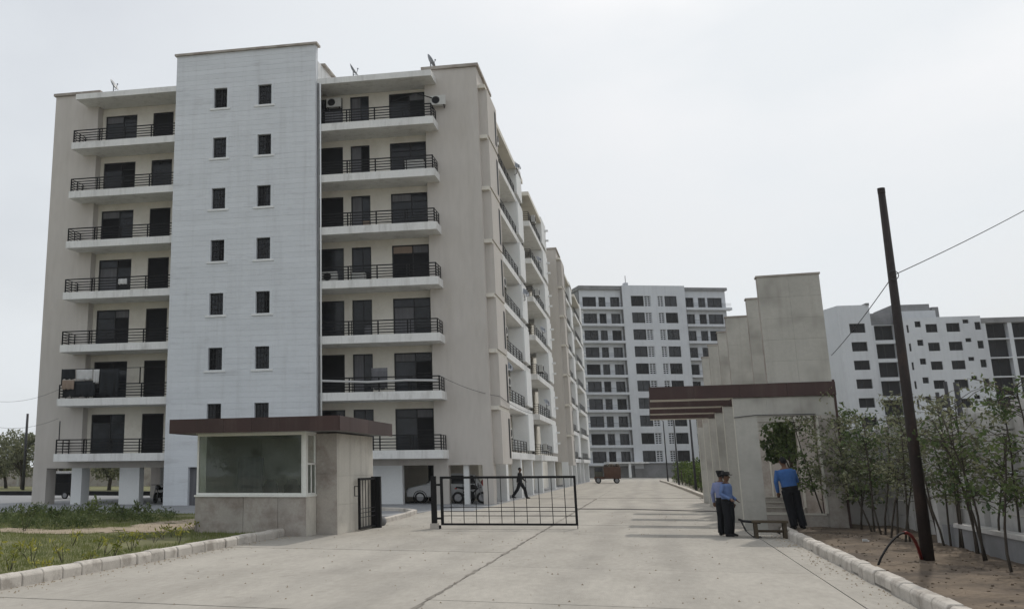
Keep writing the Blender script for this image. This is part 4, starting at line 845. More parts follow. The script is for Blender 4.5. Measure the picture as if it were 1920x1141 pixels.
for i, (px, Y, h, rx, lb) in enumerate(((12, 90, 5.6, 3.2, 'rounded tree by the far garden wall, farthest from the beige end'), (42, 86, 6.0, 3.0, 'taller tree by the far garden wall, close to the beige end'), (-25, 88, 5.6, 3.2, 'wide tree by the far garden wall at the open corner'), (112, 82, 5.0, 2.8, 'tree seen through the open ground floor behind the dark utility vehicle'), (205, 80, 5.5, 3.0, 'tree seen through the open ground floor between the white columns'))):
    p = AY(px, 900, Y); tree('garden_tree', (float(p[0]), Y, 0), h, rx, 22, lb, 40 + i, 'leafpale', .26, 170, 'trees by the far garden wall', .2, .22)  # lighter leaf material puts the distance haze into the crown colour
for i, (x, y, h) in enumerate(((-46, -52, 9.5), (-55, -50, 12), (-40, -48, 8.0))):
    tree('roadside_tree', (x, y, 0), h, 5.2, 34, ('roadside tree mirrored in the middle of the booth window', 'taller roadside tree mirrored in the booth window edge', 'roadside tree mirrored near the glazed booth corner')[i], 90 + i, 'leaf', .42, 130, 'roadside trees mirrored in the glass', .3, .12)
# hedge
rng = np.random.default_rng(3); hd = tag(empty('hedge', (3.6, 60, 0)), 'long green hedge beside the road past the portal', 'hedge')
pts = []
for k in range(620):
    y = rng.uniform(-3, 62); x = rng.uniform(-.05, 2.2) - max(0, y - 8) * .018; top = 1.95 + .18 * math.sin(y * .9) + .12 * math.sin(y * 2.3 + x)
    z = rng.uniform(.25, top); pts.append(bush_cloud(rng, (x, y, z), (.35, .45, .3), 46))
V, Fc = leaves(np.concatenate(pts), .17, rng, .1, .6); link('foliage', mesh_raw('foliage', V, Fc, 'hedge'), hd)
st = MB()
for k in range(40): x, y = rng.uniform(.1, 1.2) - 0.3, k * 1.55 - 2; st.tube((x - max(0, y - 8) * .018, y, 0), (x - max(0, y - 8) * .018, y, 1.4), .03, n=5)
st.build('stems', 'bark', hd); hd.children[-1]['kind'] = 'stuff'
# grass
n = 95000; rng = np.random.default_rng(8); gx = -9.95 - rng.uniform(0, 1, n) ** 1.15 * 15; gy = rng.uniform(11.5, 35.2, n)
keep = (gx > -10 - (gy - 11) * .72) & (np.array([nz(a, b, .55) for a, b in zip(gx, gy)]) > -.38) & ~((gx > -12.55) & (gy > 24.9) & (gy < 29.7))
# no blades on the bare earth
def inpoly(x, y, poly):
    c = np.zeros(len(x), bool); j = len(poly) - 1
    for i in range(len(poly)):
        xi, yi, xj, yj = poly[i][0], poly[i][1], poly[j][0], poly[j][1]
        c ^= ((yi > y) != (yj > y)) & (x < (xj - xi) * (y - yi) / (yj - yi + 1e-9) + xi); j = i
    return c
sand1 = [G(225, 1004), G(300, 1004), G(420, 990), G(384, 975), G(330, 978), G(262, 986), G(215, 995)]
keep &= ~(inpoly(gx, gy, sand1) & (rng.uniform(0, 1, n) > .06)); keep &= ~(inpoly(gx, gy, [G(0, 1002), G(0, 995), G(110, 996), G(210, 992), G(240, 1000), G(120, 1006)]) & (rng.uniform(0, 1, n) > .1))
gx, gy = gx[keep], gy[keep]; n = len(gx); hh = rng.uniform(.025, .075, n); an = rng.uniform(0, 6.283, n); lx, ly = rng.normal(0, .022, n), rng.normal(0, .022, n); wd = .007
B = np.stack([gx, gy, np.full(n, .06)], 1); V = np.stack([B + np.stack([np.cos(an) * wd, np.sin(an) * wd, 0 * an], 1), B - np.stack([np.cos(an) * wd, np.sin(an) * wd, 0 * an], 1), B + np.stack([lx, ly, hh + .03], 1)], 1).reshape(-1, 3)
tag(link('grass', mesh_raw('grass', V, [(3 * i, 3 * i + 1, 3 * i + 2) for i in range(n)], 'grass')), 'short dry green grass of the lawn', 'grass', kind='stuff')
# weeds at the back of the lawn
rng = np.random.default_rng(21); pts = []
for k in range(250):
    px = rng.uniform(-20, 330); py = rng.uniform(966, 998); 
    if px > 190 and py > 984: continue
    g = G(px, py); h = .5 * rng.uniform(.3, 1.0) * (1.0 if px < 220 else .55); m = 26
    q = np.stack([g[0] + rng.normal(0, .13, m), g[1] + rng.normal(0, .13, m), .08 + rng.uniform(0, 1, m) * h], 1); pts.append(q)
V, Fc = leaves(np.concatenate(pts), .13, rng, -.7, .3); tag(link('weeds', mesh_raw('weeds', V, Fc, 'weed')), 'tangled dark green weeds at the back of the lawn', 'weeds', kind='stuff')
def plant(name, loc, h, n, leaf, lm, label, cat, grp, seed, spread=.14, asp=.35):
    rng = np.random.default_rng(seed); root = tag(empty(name, loc), label, cat, grp); st = MB(); pts = []
    for s in range(3):
        e = Vector((rng.normal() * spread, rng.normal() * spread, h * rng.uniform(.7, 1))); st.loft([(0, 0, -.05), tuple(e * .5), tuple(e)], [.008, .006, .004], 5)
        for _ in range(n // 3): q = e * rng.uniform(.55, 1.05); pts.append((q.x + rng.normal() * .045, q.y + rng.normal() * .045, q.z))
    st.build('stem', 'bark', root); V, Fc = leaves(np.array(pts), leaf, rng, -.5, asp); link('foliage', mesh_raw('foliage', V, Fc, lm), root)
for i, (px, py, h) in enumerate(((-6, 1062, .45), (18, 1078, .38), (60, 1062, .42), (75, 1080, .22), (118, 1062, .46), (135, 1028, .40), (168, 1062, .2), (195, 1046, .36), (212, 1050, .34), (228, 1022, .30), (245, 1040, .44), (252, 1030, .36), (288, 1022, .32), (305, 1015, .34), (322, 1012, .34), (335, 1024, .45), (368, 1002, .3), (403, 1000, .42), (430, 996, .46), (448, 994, .5), (182, 1034, .3), (40, 1048, .3))):
    g = G(px, py); plant('ornamental_shrub', (float(g[0]), float(g[1]), .07), h * .9, 24, .11, 'croton', 'small yellow-green leafy shrub planted in the lawn along the kerb', 'shrub', 'small shrubs along the lawn kerb', 300 + i)
for i, (px, py, h) in enumerate(((45, 1000, .75), (105, 992, .6), (170, 990, .8), (222, 980, .6), (265, 975, .55))):
    g = G(px, py); plant('tall_weed', (float(g[0]), float(g[1]), .07), h, 90, .15, 'weed', 'tall dark leafy weed standing above the weed patch', 'weed', 'tall weeds in the weed patch', 340 + i, .2, .4)
# litter on the soil
g = G(1622, 1014, .13); tag(MB().box(-.05, .05, -.03, .03, 0, .05).add([(.05, -.03, 0), (.13, -.02, .02), (.13, .03, .0), (.05, .03, .03)], [(0, 1, 2, 3)]).build('litter', ['cloth1', 'red'], None, (float(g[0]), float(g[1]), .13)), 'small white and red wrapper lying on the soil bed', 'litter')
rng = np.random.default_rng(77); cl = MB()
for k in range(420):
    x, y = rng.uniform(3.45, 6.0), rng.uniform(11, 30); r = rng.uniform(.008, .028); cl.ball((x, y, .115 + .05 * nz(x, y, .9) + .035 * nz(x, y, 3.)), (r, r * rng.uniform(.7, 1.2), r * .6), 5, 3)
tag(cl.build('soil_clods', 'soil'), 'loose earth clods scattered over the soil bed', 'soil', kind='stuff')

# far garden beyond the main block
tag(MB().box(-140, -12, 56, 200, -.11, -.02).build('garden', 'turf'), 'green garden ground behind the block', 'garden', kind='structure')
tag(MB().box(-110, -25, 62.0, 62.5, -.1, .32).build('garden_kerb', 'black'), 'dark garden edging behind the open ground floor', 'kerb', kind='structure')
gw = tag(empty('garden_wall', (-60, 100, 0)), 'pale garden wall behind the trees beside the beige end', 'wall')
for i in range(12):
    x = -70 + i * 7; MB().box(x, x + 6.7, 0, .2, 0, 2.3).build('wall_panel', 'stonelow', gw); MB().box(x + 6.7, x + 7, -.1, .3, 0, 2.5).build('pier', 'stone', gw)
# distant hedge line closing the horizon on the right and behind
for i, (x, y, h) in enumerate(((20, 190, 8), (60, 175, 8), (-30, 205, 8), (-52, 190, 7))):
    tree('distant_tree', (x, y, 0), h, 5, 16, ('tree far behind beside the tall block', 'tree far out past the scattered-window block', 'tree far behind the second beige block', 'tree far out over the garden wall')[i], 60 + i, 'leaf', .6, 70, 'distant trees', .3, .2)

# ================================================================== PEOPLE
def remesh(b, name, m, vox, parent):
    o = b.build(name, m, parent); md = o.modifiers.new('r', 'REMESH'); md.mode = 'VOXEL'; md.voxel_size = vox; md.use_smooth_shade = True
    sm = o.modifiers.new('s', 'SMOOTH'); sm.factor = .5; sm.iterations = 3
    dg = bpy.context.evaluated_depsgraph_get(); me = bpy.data.meshes.new_from_object(o.evaluated_get(dg)); o.modifiers.clear(); old = o.data; o.data = me; bpy.data.meshes.remove(old)
    if not me.materials: me.materials.append(MT[m])
    return o
def person(loc, rz, H, label, shirt, trouser='navy', lean=0.0, fwd=0.0, arms=None, hat='cap', stride=0.0, girth=1.0, vox=.011, sleeve=1.0, head_turn=0.0):
    root = tag(empty('person', loc, rz), label, 'person'); k = H / 1.72; g = girth
    def J(x, y, z): return ((x + lean * z / k if False else x) * k + lean * z * k, y * k - fwd * max(0, z - .9) * k, z * k)
    hipz, sh = .92, 1.42
    legs = []
    for s in (-1, 1):
        st = stride * s
        legs.append([J(s * .085 * g, 0, hipz), J(s * .10, -.02 - st * .24 - abs(st) * .02, .50), J(s * .105, .03 - st * .42 + (.06 if st < 0 else 0), .09 + (.05 if st < 0 else 0)), J(s * .12, -.13 - st * .42 + (.06 if st < 0 else 0), .035 + (.0 if st >= 0 else .02))])
    arms = arms or {-1: ((-.25, .03, 1.13), (-.27, -.05, .88)), 1: ((.25, .03, 1.13), (.27, -.05, .88))}
    def torso(b, e, z0, z1):
        zs = [(.90, .165, .115), (1.0, .150, .110), (1.12, .150, .112), (1.25, .172, .118), (1.36, .185, .108), (1.43, .135, .085), (1.47, .07, .065)]
        zs = [q for q in zs if z0 <= q[0] <= z1]; b.loft([J(0, 0, q[0]) for q in zs], [((q[1] * g + e) * k, (q[2] * g + e) * k) for q in zs], 16, up=(1, 0, 0))
    body = MB(); torso(body, -.012, .88, 1.5)
    body.loft([J(0, 0, 1.42), J(0, -.01, 1.5), J(0, -.02, 1.56)], [.058 * k, .053 * k, .055 * k], 10)
    hx = J(0, -.02, 1.615); body.ball(hx, (.075 * k, .092 * k, .108 * k), 16, 10); body.ball(J(0, -.055, 1.555), (.05 * k, .05 * k, .05 * k), 10, 7)
    cs, sn = math.cos(head_turn), math.sin(head_turn)
    def HF(x, y, z): return (hx[0] + (x * cs - y * sn) * k, hx[1] + (x * sn + y * cs) * k, hx[2] + z * k)
    body.loft([HF(0, -.085, .02), HF(0, -.115, -.022), HF(0, -.085, -.035)], [.010 * k, .017 * k, .010 * k], 6)
    for s in (-1, 1): body.ball(HF(s * .078, .01, -.005), (.014 * k, .025 * k, .032 * k), 6, 5)
    for i, s in enumerate((-1, 1)):
        L = legs[i]; body.loft([L[0], L[1], L[2]], [.082 * k * g, .052 * k, .038 * k], 10); body.loft([L[2], L[3]], [.042 * k, .03 * k], 8)
        el, wr = arms[s]; S0, E0, W0 = J(s * .175 * g, 0, sh - .02), J(*el), J(*wr); body.loft([S0, E0, W0], [.048 * k, .038 * k, .027 * k], 10)
        d = (Vector(W0) - Vector(E0)).normalized(); side = d.cross(Vector((0, 1, 0))); side = side.normalized() if side.length > .1 else Vector((1, 0, 0)); nrm = side.cross(d)
        pal = Vector(W0) + d * .085 * k; body.loft([W0, tuple(Vector(W0) + d * .04 * k), tuple(pal)], [(.028 * k, .018 * k), (.042 * k, .019 * k), (.043 * k, .017 * k)], 10, up=tuple(nrm.cross(d)))
        for q, ln in ((-1.5, .062), (-.5, .075), (.5, .07), (1.5, .055)):
            b0 = pal + side * q * .021 * k - d * .012 * k; b1 = b0 + d * ln * .6 * k; b2 = b1 + (d * .7 + nrm * -.6 * s).normalized() * ln * .45 * k; body.loft([tuple(b0), tuple(b1), tuple(b2)], [.0098 * k, .009 * k, .008 * k], 6)
        t0 = Vector(W0) + d * .03 * k + side * -.03 * k; t1 = t0 + (d * .7 - side * .7).normalized() * .045 * k; t2 = t1 + d * .03 * k; body.loft([tuple(t0), tuple(t1), tuple(t2)], [.013 * k, .011 * k, .009 * k], 6)
    remesh(body, 'body', 'skin', vox * .85, root)
    b = MB(); torso(b, .018, .95, 1.46)
    for s in (-1, 1):
        el, wr = arms[s]; S0, E0, W0 = Vector(J(s * .165 * g, 0, sh - .02)), Vector(J(*el)), Vector(J(*wr)); W1 = E0.lerp(W0, sleeve)
        b.loft([tuple(S0), tuple(S0.lerp(E0, .5)), tuple(E0), tuple(W1)], [.066 * k, .062 * k, .055 * k, .042 * k], 12)
    remesh(b, 'shirt', shirt, vox, root)
    b = MB(); b.loft([J(0, 0, 1.0), J(0, 0, .95), J(0, 0, .86)], [(.165 * g * k, .130 * g * k), (.172 * g * k, .135 * g * k), (.15 * g * k, .12 * g * k)], 16, up=(1, 0, 0))
    for L in legs: b.loft([L[0], tuple(Vector(L[0]).lerp(Vector(L[1]), .5)), L[1], tuple(Vector(L[2]) + Vector((0, 0, -.02)))], [.112 * k * g, .105 * k * g, .092 * k * g, .082 * k * g], 12)
    remesh(b, 'trousers', trouser, vox, root)
    z = .995; b = MB(); b.loft([J(0, 0, z - .02), J(0, 0, z + .02)], [(.176 * g * k, .138 * g * k)] * 2, 20, up=(1, 0, 0)); b.build('belt', 'black', root, smooth=False)
    for L in legs:
        b = MB(); h = Vector(L[2]); t = Vector(L[3]); b.loft([tuple(h + Vector((0, .05 * k, -.045 * k))), tuple(h + Vector((0, 0, -.035 * k))), tuple(h.lerp(t, .6) + Vector((0, 0, -.005))), tuple(t + Vector((0, -.03 * k, -.0)))], [(.038 * k, .04 * k), (.045 * k, .05 * k), (.048 * k, .04 * k), (.035 * k, .025 * k)], 12, up=(1, 0, 0)); b.build('shoe', 'black', root, smooth=True)
    b = MB()
    b.ball((hx[0], hx[1] + .012 * k, hx[2] + .022 * k), (.083 * k, .097 * k, .098 * k), 14, 8); ho = b.build('hair', 'black', root, smooth=True)
    bm = bmesh.new(); bm.from_mesh(ho.data)
    bmesh.ops.delete(bm, geom=[v for v in bm.verts if v.co.z < hx[2] + .02 * k and (-(v.co.x - hx[0]) * sn + (v.co.y - hx[1]) * cs) < .02 * k], context='VERTS'); bm.to_mesh(ho.data); bm.free()
    if hat:
        c = MB()
        if hat == 'brim': c.loft([HF(0, 0, .045), HF(0, .0, .06), HF(0, .0, .068), HF(0, 0, .13), HF(0, .0, .145)], [(.165 * k, .18 * k), (.165 * k, .18 * k), (.105 * k, .118 * k), (.10 * k, .112 * k), (.07 * k, .08 * k)], 20, up=(1, 0, 0))
        else:
            c.loft([HF(0, .005, .03), HF(0, .005, .055), HF(0, .0, .11), HF(0, 0, .135)], [(.092 * k, .108 * k), (.095 * k, .112 * k), (.115 * k, .125 * k), (.085 * k, .095 * k)], 20, up=(1, 0, 0))
            c.loft([HF(0, -.09, .045), HF(0, -.15, .025), HF(0, -.175, .015)], [(.075 * k, .012 * k), (.06 * k, .008 * k), (.03 * k, .006 * k)], 10, up=(1, 0, 0))
        c.build('cap', 'black', root, smooth=True)
    for s in (-1, 1):
        MB().ball(HF(s * .03, -.088, .008), (.011 * k, .006 * k, .006 * k), 6, 4).build('eye', 'black', root)
        if shirt != 'blue' and shirt != 'black': MB(lambda x, y, z: (x, y, z)).box(J(s * .14, 0, 0)[0] - .04 * k + lean * 1.44 * k, J(s * .14, 0, 0)[0] + .04 * k + lean * 1.44 * k, -.03, .03, 1.432 * k, 1.445 * k).build('epaulette', 'black', root)
    return root
g1 = G(1366, 1005)
person((float(g1[0]) + .05, float(g1[1]) - .02, 0), R(62), 1.62, 'stout guard in light blue shirt and peaked cap beside the bench', 'skyblue', girth=1.12, arms={-1: ((-.27, .05, 1.15), (-.2, -.17, 1.02)), 1: ((.26, .06, 1.14), (.22, -.16, .98))}, hat='brim', head_turn=.2)
person((float(g1[0]) - .05, float(g1[1]) + .30, 0), R(150), 1.66, 'guard in lavender shirt and black cap half hidden by a second guard', 'lavender', hat='cap', head_turn=-.3)
g3 = G(1500, 989, .15)
person((float(g3[0]) - .02, float(g3[1]), .12), R(180 + 14), 1.90, 'man in bright blue shirt leaning into the portal opening, back turned', 'blue', lean=.12, fwd=.10, girth=1.12, arms={-1: ((-.25, -.08, 1.15), (-.20, -.30, 1.18)), 1: ((.27, -.06, 1.12), (.25, -.16, .87))}, hat=None)
person((-7.45, 57.6, 0), R(95), 1.80, 'person in dark clothes striding past the building columns', 'black', 'navy', stride=.85, hat=None, vox=.018, arms={-1: ((-.24, .12, 1.15), (-.26, .16, .9)), 1: ((.25, -.08, 1.15), (.26, -.28, .98))})

# ================================================================== VEHICLES
def wheel(parent, x, y, r, wd, n=20):
    t = MB().torus((0, 0, 0), r * .78, r * .22, 'y', 22, 8); o = t.build('wheel', 'tyre', parent, (x, y, r), smooth=True); o.data.transform(Matrix.Diagonal((1, wd / (r * .44), 1, 1)))
    MB().loft([(0, -wd * .3, 0), (0, wd * .3, 0)], [r * .62, r * .62], 16).build('rim', 'rim', o); return o
def hatchback(loc, rz, label):
    root = tag(empty('parked_car', loc, rz), label, 'car'); L, W = 4.0, 1.66      # nose towards -X
    prof = [(-2.0, .32), (-2.0, .62), (-1.9, .78), (-1.25, .92), (-1.05, .96), (1.9, 1.0), (2.0, .85), (2.02, .45), (1.95, .30)]
    b = MB(); n = len(prof); sec = [(-W / 2, .94), (-W / 2 - .0, 1.0), (W / 2, 1.0), (W / 2, .94)]
    ys_ = [(-W / 2, .90), (-W / 2 + .06, 1.0), (W / 2 - .06, 1.0), (W / 2, .90)]
    vs = []
    for y, s in ys_:
        for x, z in prof: vs.append((x * (.985 if s < 1 else 1), y, .3 + (z - .3) * (s if z > .6 else 1)))
    fs = [tuple(range(n))[::-1], tuple(3 * n + i for i in range(n))]
    for j in range(3):
        for i in range(n): fs.append((j * n + i, j * n + (i + 1) % n, (j + 1) * n + (i + 1) % n, (j + 1) * n + i))
    b.add(vs, fs); bevel(b.build('body', 'carwhite', root, smooth=False), .03)
    c = MB(); top = [(-.98, .93), (-.28, 1.46), (.6, 1.52), (1.55, 1.45), (1.92, .95)]; m = len(top); vs = []
    for y0, y1 in ((-.78, -.60), (.78, .60)):
        for x, z in top: vs.append((x, y0 + (y1 - y0) * (z - .93) / .57, z))
    fs = [tuple(range(m)), tuple(m + i for i in range(m))[::-1]] + [(i, m + i, m + i + 1, i + 1) for i in range(m - 1)]; c.add(vs, fs); c.build('cabin', 'carwhite', root)
    for s in (-1, 1):
        for xa, xb in ((-.72, .18), (.26, 1.2), (1.26, 1.62)):
            def sy(z): return s * (.78 - .18 * (z - .93) / .57 + .006)
            xt0 = max(xa, -.98 + .7 * (1.40 - .93) / .53 + .05) if xa < 0 else xa; xt1 = min(xb, 1.50)
            MB().quad((xa, sy(.98), .98), (xb, sy(.98), .98), (xt1, sy(1.4), 1.40), (xt0, sy(1.4), 1.40)).build('side_window', 'glass', root)
        MB().ball((1.96, s * .68, .98), (.06, .1, .2), 8, 6).build('tail_light', 'tail', root, smooth=True); MB().ball((-1.88, s * .6, .70), (.13, .16, .09), 8, 6).build('headlight', 'rim', root, smooth=True)
        for xa in (.0, 1.0): MB().box(xa, xa + .16, s * .832 - .012, s * .832 + .012, .82, .85).build('door_handle', 'iron', root)
        MB().ball((-.72, s * .92, 1.02), (.08, .09, .06), 8, 5).build('wing_mirror', 'carwhite', root, smooth=True)
    MB().quad((-.96, -.7, .99), (-.34, -.6, 1.42), (-.34, .6, 1.42), (-.96, .7, .99)).build('windscreen', 'glass', root, (-.02, 0, .02)); MB().quad((1.93, -.66, 1.0), (1.6, -.58, 1.4), (1.6, .58, 1.4), (1.93, .66, 1.0)).build('rear_window', 'glass', root, (.02, 0, .0))
    for x in (-1.28, 1.22):
        for y in (-.76, .76): wheel(root, x, y, .30, .19)
        MB().torus((x, -.815, .30), .34, .03, 'y', 20, 6).build('wheel_arch', 'iron', root)
    MB().box(-2.03, -1.97, -.6, .6, .36, .52).build('grille', 'iron', root); return root
hatchback((-10.42, 50.15, .02), math.atan2(UY, UX), 'white hatchback parked under the open ground floor')
def motorcycle(loc, rz, label, s=1.0):
    root = tag(empty('motorcycle', loc, rz), label, 'motorcycle', 'motorcycles parked under the block'); root.scale = (s, s, s)
    for x in (-.62, .62): wheel(root, x, 0, .30, .11)
    MB().tube((-.62, .09, .3), (-.42, .07, .85), .025).tube((-.62, -.09, .3), (-.42, -.07, .85), .025).build('fork', 'rim', root); MB().loft([(-.42, 0, .78), (0, 0, .40), (.35, 0, .42), (.62, 0, .30)], .035, 8).build('frame', 'iron', root)
    MB().loft([(-.36, 0, .80), (-.15, 0, .84), (.1, 0, .78)], [(.09, .07), (.15, .13), (.1, .09)], 12, up=(0, 1, 0)).build('tank', 'black', root, smooth=True); MB().loft([(.05, 0, .76), (.3, 0, .76), (.72, 0, .82)], [(.1, .05), (.14, .06), (.09, .04)], 12, up=(0, 1, 0)).build('seat', 'black', root, smooth=True)
    MB().box(-.2, .16, -.13, .13, .28, .58).build('engine', 'iron', root); MB().tube((.0, -.15, .30), (.75, -.17, .36), .045).build('exhaust', 'rim', root); MB().tube((-.42, -.33, 1.0), (-.42, .33, 1.0), .016).tube((-.42, 0, .8), (-.42, 0, 1.0), .02).build('handlebar', 'iron', root)
    MB().ball((-.52, 0, .86), (.09, .09, .1), 10, 7).build('headlight', 'rim', root, smooth=True); MB().box(.66, .78, -.05, .05, .72, .78).build('tail_light', 'tail', root); return root
motorcycle((-8.9, 48.95, .02), R(180) + .12, 'dark motorcycle parked in front of the white hatchback'); 
g = G(288, 944); motorcycle((float(g[0]), float(g[1]) + .6, .02), R(100), 'dark motorcycle parked between the white column and the stair tower')
# dark three-wheeled carrier under the far column
p = AY(112, 935, 55); tv = tag(empty('utility_vehicle', (float(p[0]), 55, .0), R(6)), 'dark covered utility vehicle with pale canvas roof behind the beige column', 'vehicle')
bevel(MB().add([(-1.0, -.6, .35), (1.0, -.6, .35), (1.0, -.6, 1.05), (-.45, -.6, 1.05), (-.95, -.6, .75), (-1.0, .6, .35), (1.0, .6, .35), (1.0, .6, 1.05), (-.45, .6, 1.05), (-.95, .6, .75)], [(0, 1, 2, 3, 4), (9, 8, 7, 6, 5), (0, 5, 6, 1), (1, 6, 7, 2), (2, 7, 8, 3), (3, 8, 9, 4), (4, 9, 5, 0)]).build('body', 'black', tv), .05)
bevel(MB().box(-.65, 1.0, -.62, .62, 1.62, 1.78).build('roof', 'cloth1', tv), .05); MB().box(-.1, .98, -.58, .58, 1.05, 1.62).build('cabin', 'leafdoor', tv)
for x in (-.6, .95):
    for y in (-.55, .55): MB().tube((x, y, 1.0), (x, y, 1.65), .03).build('pillar', 'iron', tv)
wheel(tv, -.72, 0, .24, .12); wheel(tv, .65, -.55, .24, .14); wheel(tv, .65, .55, .24, .14)
MB().quad((-.5, -.5, 1.06), (-.62, -.5, 1.6), (-.62, .5, 1.6), (-.5, .5, 1.06)).build('windscreen', 'glass', tv)
# tipper trailer at the end of the road
tk = tag(empty('farm_trailer', (-4.75, 112, 0), R(4)), 'rust-brown loaded trailer with a dull green tractor cab at the road end', 'trailer')
bevel(MB().add([(-.3, -1, .5), (1.45, -1, .5), (1.5, -1.05, 1.75), (-.35, -1.05, 1.75), (-.3, 1, .5), (1.45, 1, .5), (1.5, 1.05, 1.75), (-.35, 1.05, 1.75)], BOXF).build('tray', 'rust', tk), .04)
for x in (-.1, .35, .8, 1.25): MB().box(x, x + .07, -1.1, -1.03, .5, 1.75).build('rib', 'rust', tk)
bevel(MB().box(-1.35, -.45, -.7, .7, .7, 1.85).build('cab', 'cabgreen', tk), .06); MB().box(-1.3, -.55, -.715, -.702, 1.25, 1.75).build('cab_window', 'glass', tk); MB().box(-1.4, -.3, -.9, .9, .45, .72).build('chassis', 'rust', tk)
rngk = np.random.default_rng(4); tk.scale = (1.0, 1.0, 1.02); hb = MB()
for i in range(26): hb.ball((rngk.uniform(-.2, 1.35), rngk.uniform(-.9, .9), 1.75 + rngk.uniform(0, .18)), rngk.uniform(.12, .25), 6, 4)
tag(hb.build('load', 'wood', tk), kind='stuff')
for x, r in ((-1.0, .33), (1.0, .31)):
    for y in (-.85, .85): wheel(tk, x, y, r, .26)

# ================================================================== THINGS ON THE BLOCK
def dish(loc, rz, r, label, tilt=40):
    o = tag(empty('satellite_dish', loc, rz), label, 'satellite dish', 'satellite dishes on the block'); b = MB(); vs = [(0, 0, -.12 * r)]; fs = []
    for i in range(1, 4):
        for k in range(18): a = k * math.pi / 9; q = i / 3 * r; vs.append((q * math.cos(a), q * math.sin(a), -.12 * r + .28 * q * q / r))
    fs += [(0, 1 + k, 1 + (k + 1) % 18) for k in range(18)]
    for i in range(2): fs += [(1 + i * 18 + k, 1 + (i + 1) * 18 + k, 1 + (i + 1) * 18 + (k + 1) % 18, 1 + i * 18 + (k + 1) % 18) for k in range(18)]
    rot = Matrix.Rotation(R(tilt + 20), 4, 'Y'); b.add([tuple(rot @ Vector(v) + Vector((0, 0, .55))) for v in vs], fs); d = b.build('reflector', 'dishgrey', o, smooth=True); sd = d.modifiers.new('t', 'SOLIDIFY'); sd.thickness = .015
    MB().tube((0, 0, 0), (0, 0, .5), .025).tube((0, 0, .02), (-.3, .1, .02), .02).tube((0, 0, .02), (.2, -.2, .02), .02).build('mount', 'greypole', o)
    e = rot @ Vector((0, 0, .75 * r)) + Vector((0, 0, .45)); MB().loft([(0, 0, .3), (e.x * .6, 0, .25), tuple(e)], .015, 5).build('arm', 'greypole', o); MB().ball(tuple(e), .05, 8, 5).build('receiver', 'dishgrey', o, smooth=True); return o
def onA(a, b, z): return tuple(Vector(CA) + Vector(frA(a, b, z)))
dish(onA(-21.0, -.9, 23.4), .1, .38, 'grey dish on the roof slab over the laundry side of the block'); dish(onA(-6.7, -.8, 23.1), .0, .42, 'grey dish on the roof slab next to the stair tower'); dish(onA(-2.6, .4, 23.80), .2, .42, 'grey dish on the beige end wall coping')
for k, b, bb, lb in ((6, 15.0, .2, 'round grey dish fixed to the topmost white screens'), (4, 6.0, -.2, 'grey dish on a high road-side balcony'), (3, 16.0, .2, 'grey dish fixed beside a middle white screen'), (1, 8.0, -.1, 'grey dish on a low road-side balcony')):
    dish(onA(bb, b, ZK[k] + 1.5), -.6, .36, lb)
def ac(loc, rz, label):
    o = tag(empty('air_conditioner', loc, rz), label, 'air conditioner', 'air conditioners on the block'); bevel(MB().box(-.42, .42, -.15, .15, 0, .55).build('case', 'acwhite', o), .02)
    MB().torus((-.12, -.16, .28), .2, .02, 'y').build('fan_ring', 'greypole', o); MB().loft([(-.12, -.152, .28), (-.12, -.156, .28)], .18, 16).build('fan', 'iron', o)
    for x in (-.35, .3): MB().box(x, x + .05, -.15, .3, -.06, 0).build('bracket', 'iron', o)
    return o
ac(onA(-2.1, -.32, 21.35), math.atan2(UY, UX), 'white air conditioner hung on the beige end wall'); ac(onA(-8.1, .1, ZK[6] + 1.45), math.atan2(UY, UX), 'white air conditioner on the top balcony beside the stair tower'); ac(onA(-8.1, -.8, ZK[3] + .02), math.atan2(UY, UX), 'white air conditioner standing on a middle balcony beside the stair tower')
ac(onA(-.1, 6.0, ZK[5] + .6), R(90), 'white air conditioner on an upper road-side balcony'); ac(onA(-.1, 5.8, ZK[4] + .5), R(90), 'white air conditioner on a road-side balcony under the topmost bays')
FL = ('first', 'second', 'third', 'fourth', 'fifth', 'sixth', 'seventh')
for k in range(7):
    if k not in (4, 5): ac(onA(.02, 6.3 + .3 * (k % 2), ZK[k] + .75), R(90), 'white air conditioner hung over the %s-floor road-side railing near the beige corner' % FL[k])
    if k % 2 == 0: ac(onA(.2, 24.5, ZK[k] + .3), R(90), 'white air conditioner on the %s-floor balcony of the farther road-side bay' % FL[k])
    else: dish(onA(.0, 29.0, ZK[k] + .7), -.5, .34, 'grey dish on the %s-floor balcony of the farther road-side bay' % FL[k])
b = MB(); b.loft([onA(-2.4, -.5, 21.75), onA(-3.2, -.9, 21.95), onA(-4.5, -.9, 21.6)], .03, 6); tag(b.build('refrigerant_pipe', 'iron'), 'black pipe looping from the end-wall air conditioner', 'pipe')
